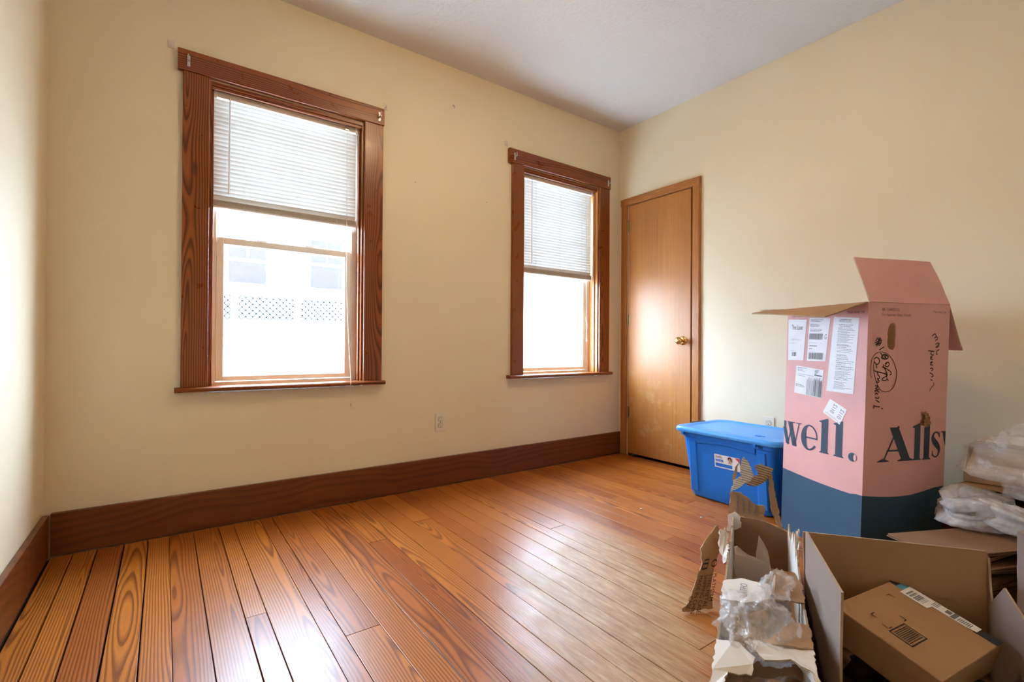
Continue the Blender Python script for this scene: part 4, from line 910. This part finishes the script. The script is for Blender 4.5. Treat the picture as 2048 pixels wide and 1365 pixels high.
# parcel
PA, PB, PC = Vector((1.782, -2.191, .2165)), Vector((2.077, -2.239, .220)), Vector((2.042, -2.460, .162))
e1 = (PA - PB); e2 = (PC - PB); e2 = e2 - e1 * (e2.dot(e1) / e1.length_squared); pn = e2.cross(e1).normalized()
if pn.z < 0: pn = -pn
TH = .085; PD = PB + e1 + e2
pe = empty('taped_parcel', (PB + e1 / 2 + e2 / 2 - pn * TH)); tag(pe, 'brown taped parcel with a label strip tilted inside the open carton', 'box')
inv3 = Matrix.Translation(-pe.location)
def pb(mb, nm, m, sm=False): o = mb.build(nm, m, pe, sm); o.matrix_parent_inverse = inv3; return o
mb = MB(); q = [PB, PB + e1, PB + e1 + e2, PB + e2]; lowq = [v - pn * TH for v in q]
mb.add(q + lowq, [(0, 1, 2, 3), (7, 6, 5, 4), (0, 4, 5, 1), (1, 5, 6, 2), (2, 6, 7, 3), (3, 7, 4, 0)])
o = pb(mb, 'body', 'kraft'); bv = o.modifiers.new('soft', 'BEVEL'); bv.width = .003; bv.segments = 2
# s runs along the label edge (B to C), t from that edge toward A
gl_, gw = e2.length, e1.length
fp_ = lambda s, t, off=0: PB + e2.normalized() * s + e1.normalized() * t + pn * (off + .0004)
def pq(P, name, m, off=.0003): mb = MB(); poly2(mb, P, fp_, off); return pb(mb, name, m)
pq([(-.0, .004), (.022, .004), (.022, .040), (-.0, .040)], 'tape', 'tape_black'); pq([(.018, .006), (.042, .006), (.042, .042), (.018, .042)], 'tape', 'tape_blue', .0005); pq([(.185, .004), (gl_, .004), (gl_, .036), (.185, .036)], 'tape', 'tape_black')
pq([(.034, .003), (.190, .003), (.190, .030), (.165, .036), (.100, .036), (.098, .058), (.036, .058)], 'address_label', 'label_white', .0008)
mb = MB()
def rect(s0, s1, t0, t1): poly2(mb, [(s0, t0), (s1, t0), (s1, t1), (s0, t1)], fp_, .0013)
for k in range(10): rect(.046 + k * .0042, .046 + k * .0042 + R.choice([.0012, .0022, .003]), .018, .052)
for k in range(4): rect(.095 + k * .0035, .0965 + k * .0035, .006, .030)
rect(.122, .134, .008, .026); rect(.136, .146, .003, .034)
for k in range(7): rect(.150 + k * .004, .152 + k * .004, .010, .030)
pb(mb, 'label_print', 'print_grey')
mb = MB()   # printed handling mark and corner ticks
def fr_(s0, s1, t0, t1, w_):
    for P in ([(s0, t0), (s1, t0), (s1, t0 + w_), (s0, t0 + w_)], [(s0, t1 - w_), (s1, t1 - w_), (s1, t1), (s0, t1)], [(s0, t0), (s0 + w_, t0), (s0 + w_, t1), (s0, t1)], [(s1 - w_, t0), (s1, t0), (s1, t1), (s1 - w_, t1)]): poly2(mb, P, fp_, .0006)
fr_(.105, .155, .185, .255, .003)
for k in range(9): poly2(mb, [(.112 + .0042 * k, .192), (.112 + .0042 * k + R.choice([.001, .002, .0026]), .192), (.112 + .0042 * k + .0018, .248), (.112 + .0042 * k, .248)], fp_, .0006)
for (s0, t0, ds, dt) in ((.03, .10, .014, .014), (.055, .235, .014, -.014), (.10, .245, -.014, -.014), (.10, .165, -.014, .012)):
    for P in ([(s0, t0), (s0 + ds, t0), (s0 + ds, t0 + .002), (s0, t0 + .002)], [(s0, t0), (s0 + .002, t0), (s0 + .002, t0 + dt), (s0, t0 + dt)]): poly2(mb, P, fp_, .0006)
tag(pb(mb, 'printed_mark', 'black_print'), kind='stuff')
# added black crumple standing in for the shadow under the parcel
bg_ = crumple('shadow_crumple', (.13, .13, .05), 'shadow_crumple', loc=K3(.20, .22, .045), seed=21, amp=.4, fq=3, flat=.7); tag(bg_, 'black crumple added as the shadow under the parcel in the open carton', 'bag')

# ------------------------------------------------------------------ pile against the right wall
# flattened cartons
for k in range(9):
    rz = -.38 + random.uniform(-.16, .16); cxk, cyk = 2.70 + random.uniform(-.03, .03), -2.262 + random.uniform(-.015, .015)
    hx, hy = .23 + random.uniform(-.02, .02), .105 + random.uniform(-.008, .008); zc = .008 + k * .0225
    mb = MB(); mb.box((-hx, -hy, -.0055), (hx, hy, -.001), 0); mb.box((-hx, -hy, .001), (hx - .01, hy - .004, .0055), 0); mb.box((-hx + .004, -hy + .004, -.001), (hx - .004, -hy + .008, .001), 1)
    o = mb.build('flattened_carton', ['kraft' if k % 2 else 'kraft_dark', 'card_edge']); o.location = (cxk, cyk, zc); o.rotation_euler = (random.uniform(-.02, .02), random.uniform(-.03, .03), rz)
    tag(o, ('%s flattened brown carton from the floor in the stack under the white bag' % ('bottom', 'second', 'third', 'fourth', 'fifth', 'sixth', 'seventh', 'eighth', 'ninth')[k]) if k < 8 else 'topmost flattened brown carton of the stack, right under the white bag', 'cardboard', 'flattened cartons in the stack')
# mauve-brown closed carton at the frame edge
mc = empty('closed_carton', (2.66, -2.66, 0), -.30); tag(mc, 'grey brown carton with white tape at the right edge of the pile', 'box')
mb = MB(); mb.box((-.17, -.21, .0), (.17, .21, .30)); o = mb.build('body', 'mauve_card', mc); bv = o.modifiers.new('soft', 'BEVEL'); bv.width = .003; bv.segments = 2
mb = MB(); mb.box((-.173, .10, .20), (-.1695, .16, .29)); mb.box((-.173, .10, .295), (-.10, .16, .3025)); mb.build('white_tape', 'label_white', mc)
mb = MB(); mb.box((-.173, .13, .08), (-.1695, .175, .14)); mb.build('white_tape', 'label_white', mc)
# a plain carton by the wall carries a shallow tray and a crushed small carton
bc = empty('plain_carton', (3.265, -2.36, 0), -.05); tag(bc, 'plain brown carton on the floor under the shallow tray by the wall', 'box')
o = MB().box((-.14, -.19, .0), (.14, .19, .245)).build('body', 'kraft', bc); bv = o.modifiers.new('soft', 'BEVEL'); bv.width = .003; bv.segments = 2
MB().box((-.1405, -.025, .18), (.14, .025, .2458)).build('tape', 'kraft_pale', bc)
tr = empty('shallow_tray', (3.21, -2.315, .249), -.12); tag(tr, 'shallow brown cardboard tray, dark open end facing the room', 'box')
tx0, tx1, ty0, ty1, th_ = -.15, .13, -.155, .13, .058
for P in ([(tx0, ty0, 0), (tx1, ty0, 0), (tx1, ty1, 0), (tx0, ty1, 0)], [(tx0, ty0, th_), (tx1, ty0, th_), (tx1, ty1, th_), (tx0, ty1, th_)], [(tx1, ty0, 0), (tx1, ty1, 0), (tx1, ty1, th_), (tx1, ty0, th_)], [(tx0, ty0, 0), (tx1, ty0, 0), (tx1, ty0, th_), (tx0, ty0, th_)], [(tx0, ty1, 0), (tx1, ty1, 0), (tx1, ty1, th_), (tx0, ty1, th_)]): sheet('board', [(x, y, z + .002) for x, y, z in P], .004, ['kraft', 'kraft_dark', 'card_edge'], tr)
wc = empty('small_carton', (3.265, -2.30, .312), .12); tag(wc, 'small crushed brown carton with creased flaps on the shallow tray', 'box')
def wcs(name, P, mats=('kraft', 'kraft_pale', 'card_edge')): return sheet(name, P, .004, list(mats), wc)
hx, hy, hh = .115, .14, .05
wcs('bottom', [(-hx, -hy, .003), (hx, -hy, .003), (hx, hy, .003), (-hx, hy, .003)])
for P in ([(-hx, -hy, .003), (-hx, hy, .003), (-hx + .01, hy, hh), (-hx + .01, -hy, hh)], [(hx, -hy, .003), (hx, hy, .003), (hx, hy, .13), (hx, -hy, .12)], [(-hx, -hy, .003), (hx, -hy, .003), (hx, -hy, .12), (-hx + .01, -hy, hh)], [(-hx, hy, .003), (hx, hy, .003), (hx, hy, .13), (-hx + .01, hy, hh)]): wcs('side_panel', P)
wcs('top_flap', [(-hx + .01, -hy + .005, hh), (-hx + .01, hy - .005, hh), (.06, hy - .02, .118), (.05, -hy + .01, .105)], ('kraft_pale', 'kraft_pale', 'card_edge'))
wcs('top_flap', [(hx, -hy + .01, .12), (hx, hy - .01, .13), (.03, hy - .04, .155), (.045, -hy + .05, .150)], ('kraft_pale', 'kraft', 'card_edge'))
# white bag and clear film
wb = empty('white_bag', (2.915, -2.255, .204), -.35)
crumple('bag_body', (.12, .105, .085), 'milky_film', wb, (-.01, .0, .052), seed=5, amp=.34, fq=1.7, sub=5, flat=.6, st=(1, 1, 2.2), fine=.4)
crumple('bag_neck', (.05, .10, .05), 'milky_film', wb, (-.02, -.11, .055), seed=9, amp=.5, fq=1.6, sub=4, flat=.8, st=(3, 1, 3), fine=.6).rotation_euler = (.25, 0, .2)
tag(wb, 'milky white plastic bag slumped on the flattened cartons', 'bag')
cf = crumple('plastic_film', (.165, .27, .15), 'clear_film', loc=(2.955, -2.50, .445), seed=17, amp=.34, fq=1.5, sub=5, flat=.80, st=(1, 1, 3.2), fine=.35); cf.rotation_euler = (0, 0, .08)
tag(cf, 'large billow of clear plastic film heaped on the pile by the wall', 'plastic film')
# fallen scraps on the boards
for k, (sx_, sy_, lab) in enumerate(((2.62, -1.28, 'tiny white scrap on the boards in front of the blue tote'), (2.47, -1.02, 'tiny grey crumb on the boards between the door and the tote'))):
    o = crumple('floor_scrap', (.006, .005, .004), 'label_white', loc=(sx_, sy_, .003), seed=30 + k, sub=2, flat=.6); tag(o, lab, 'scrap')
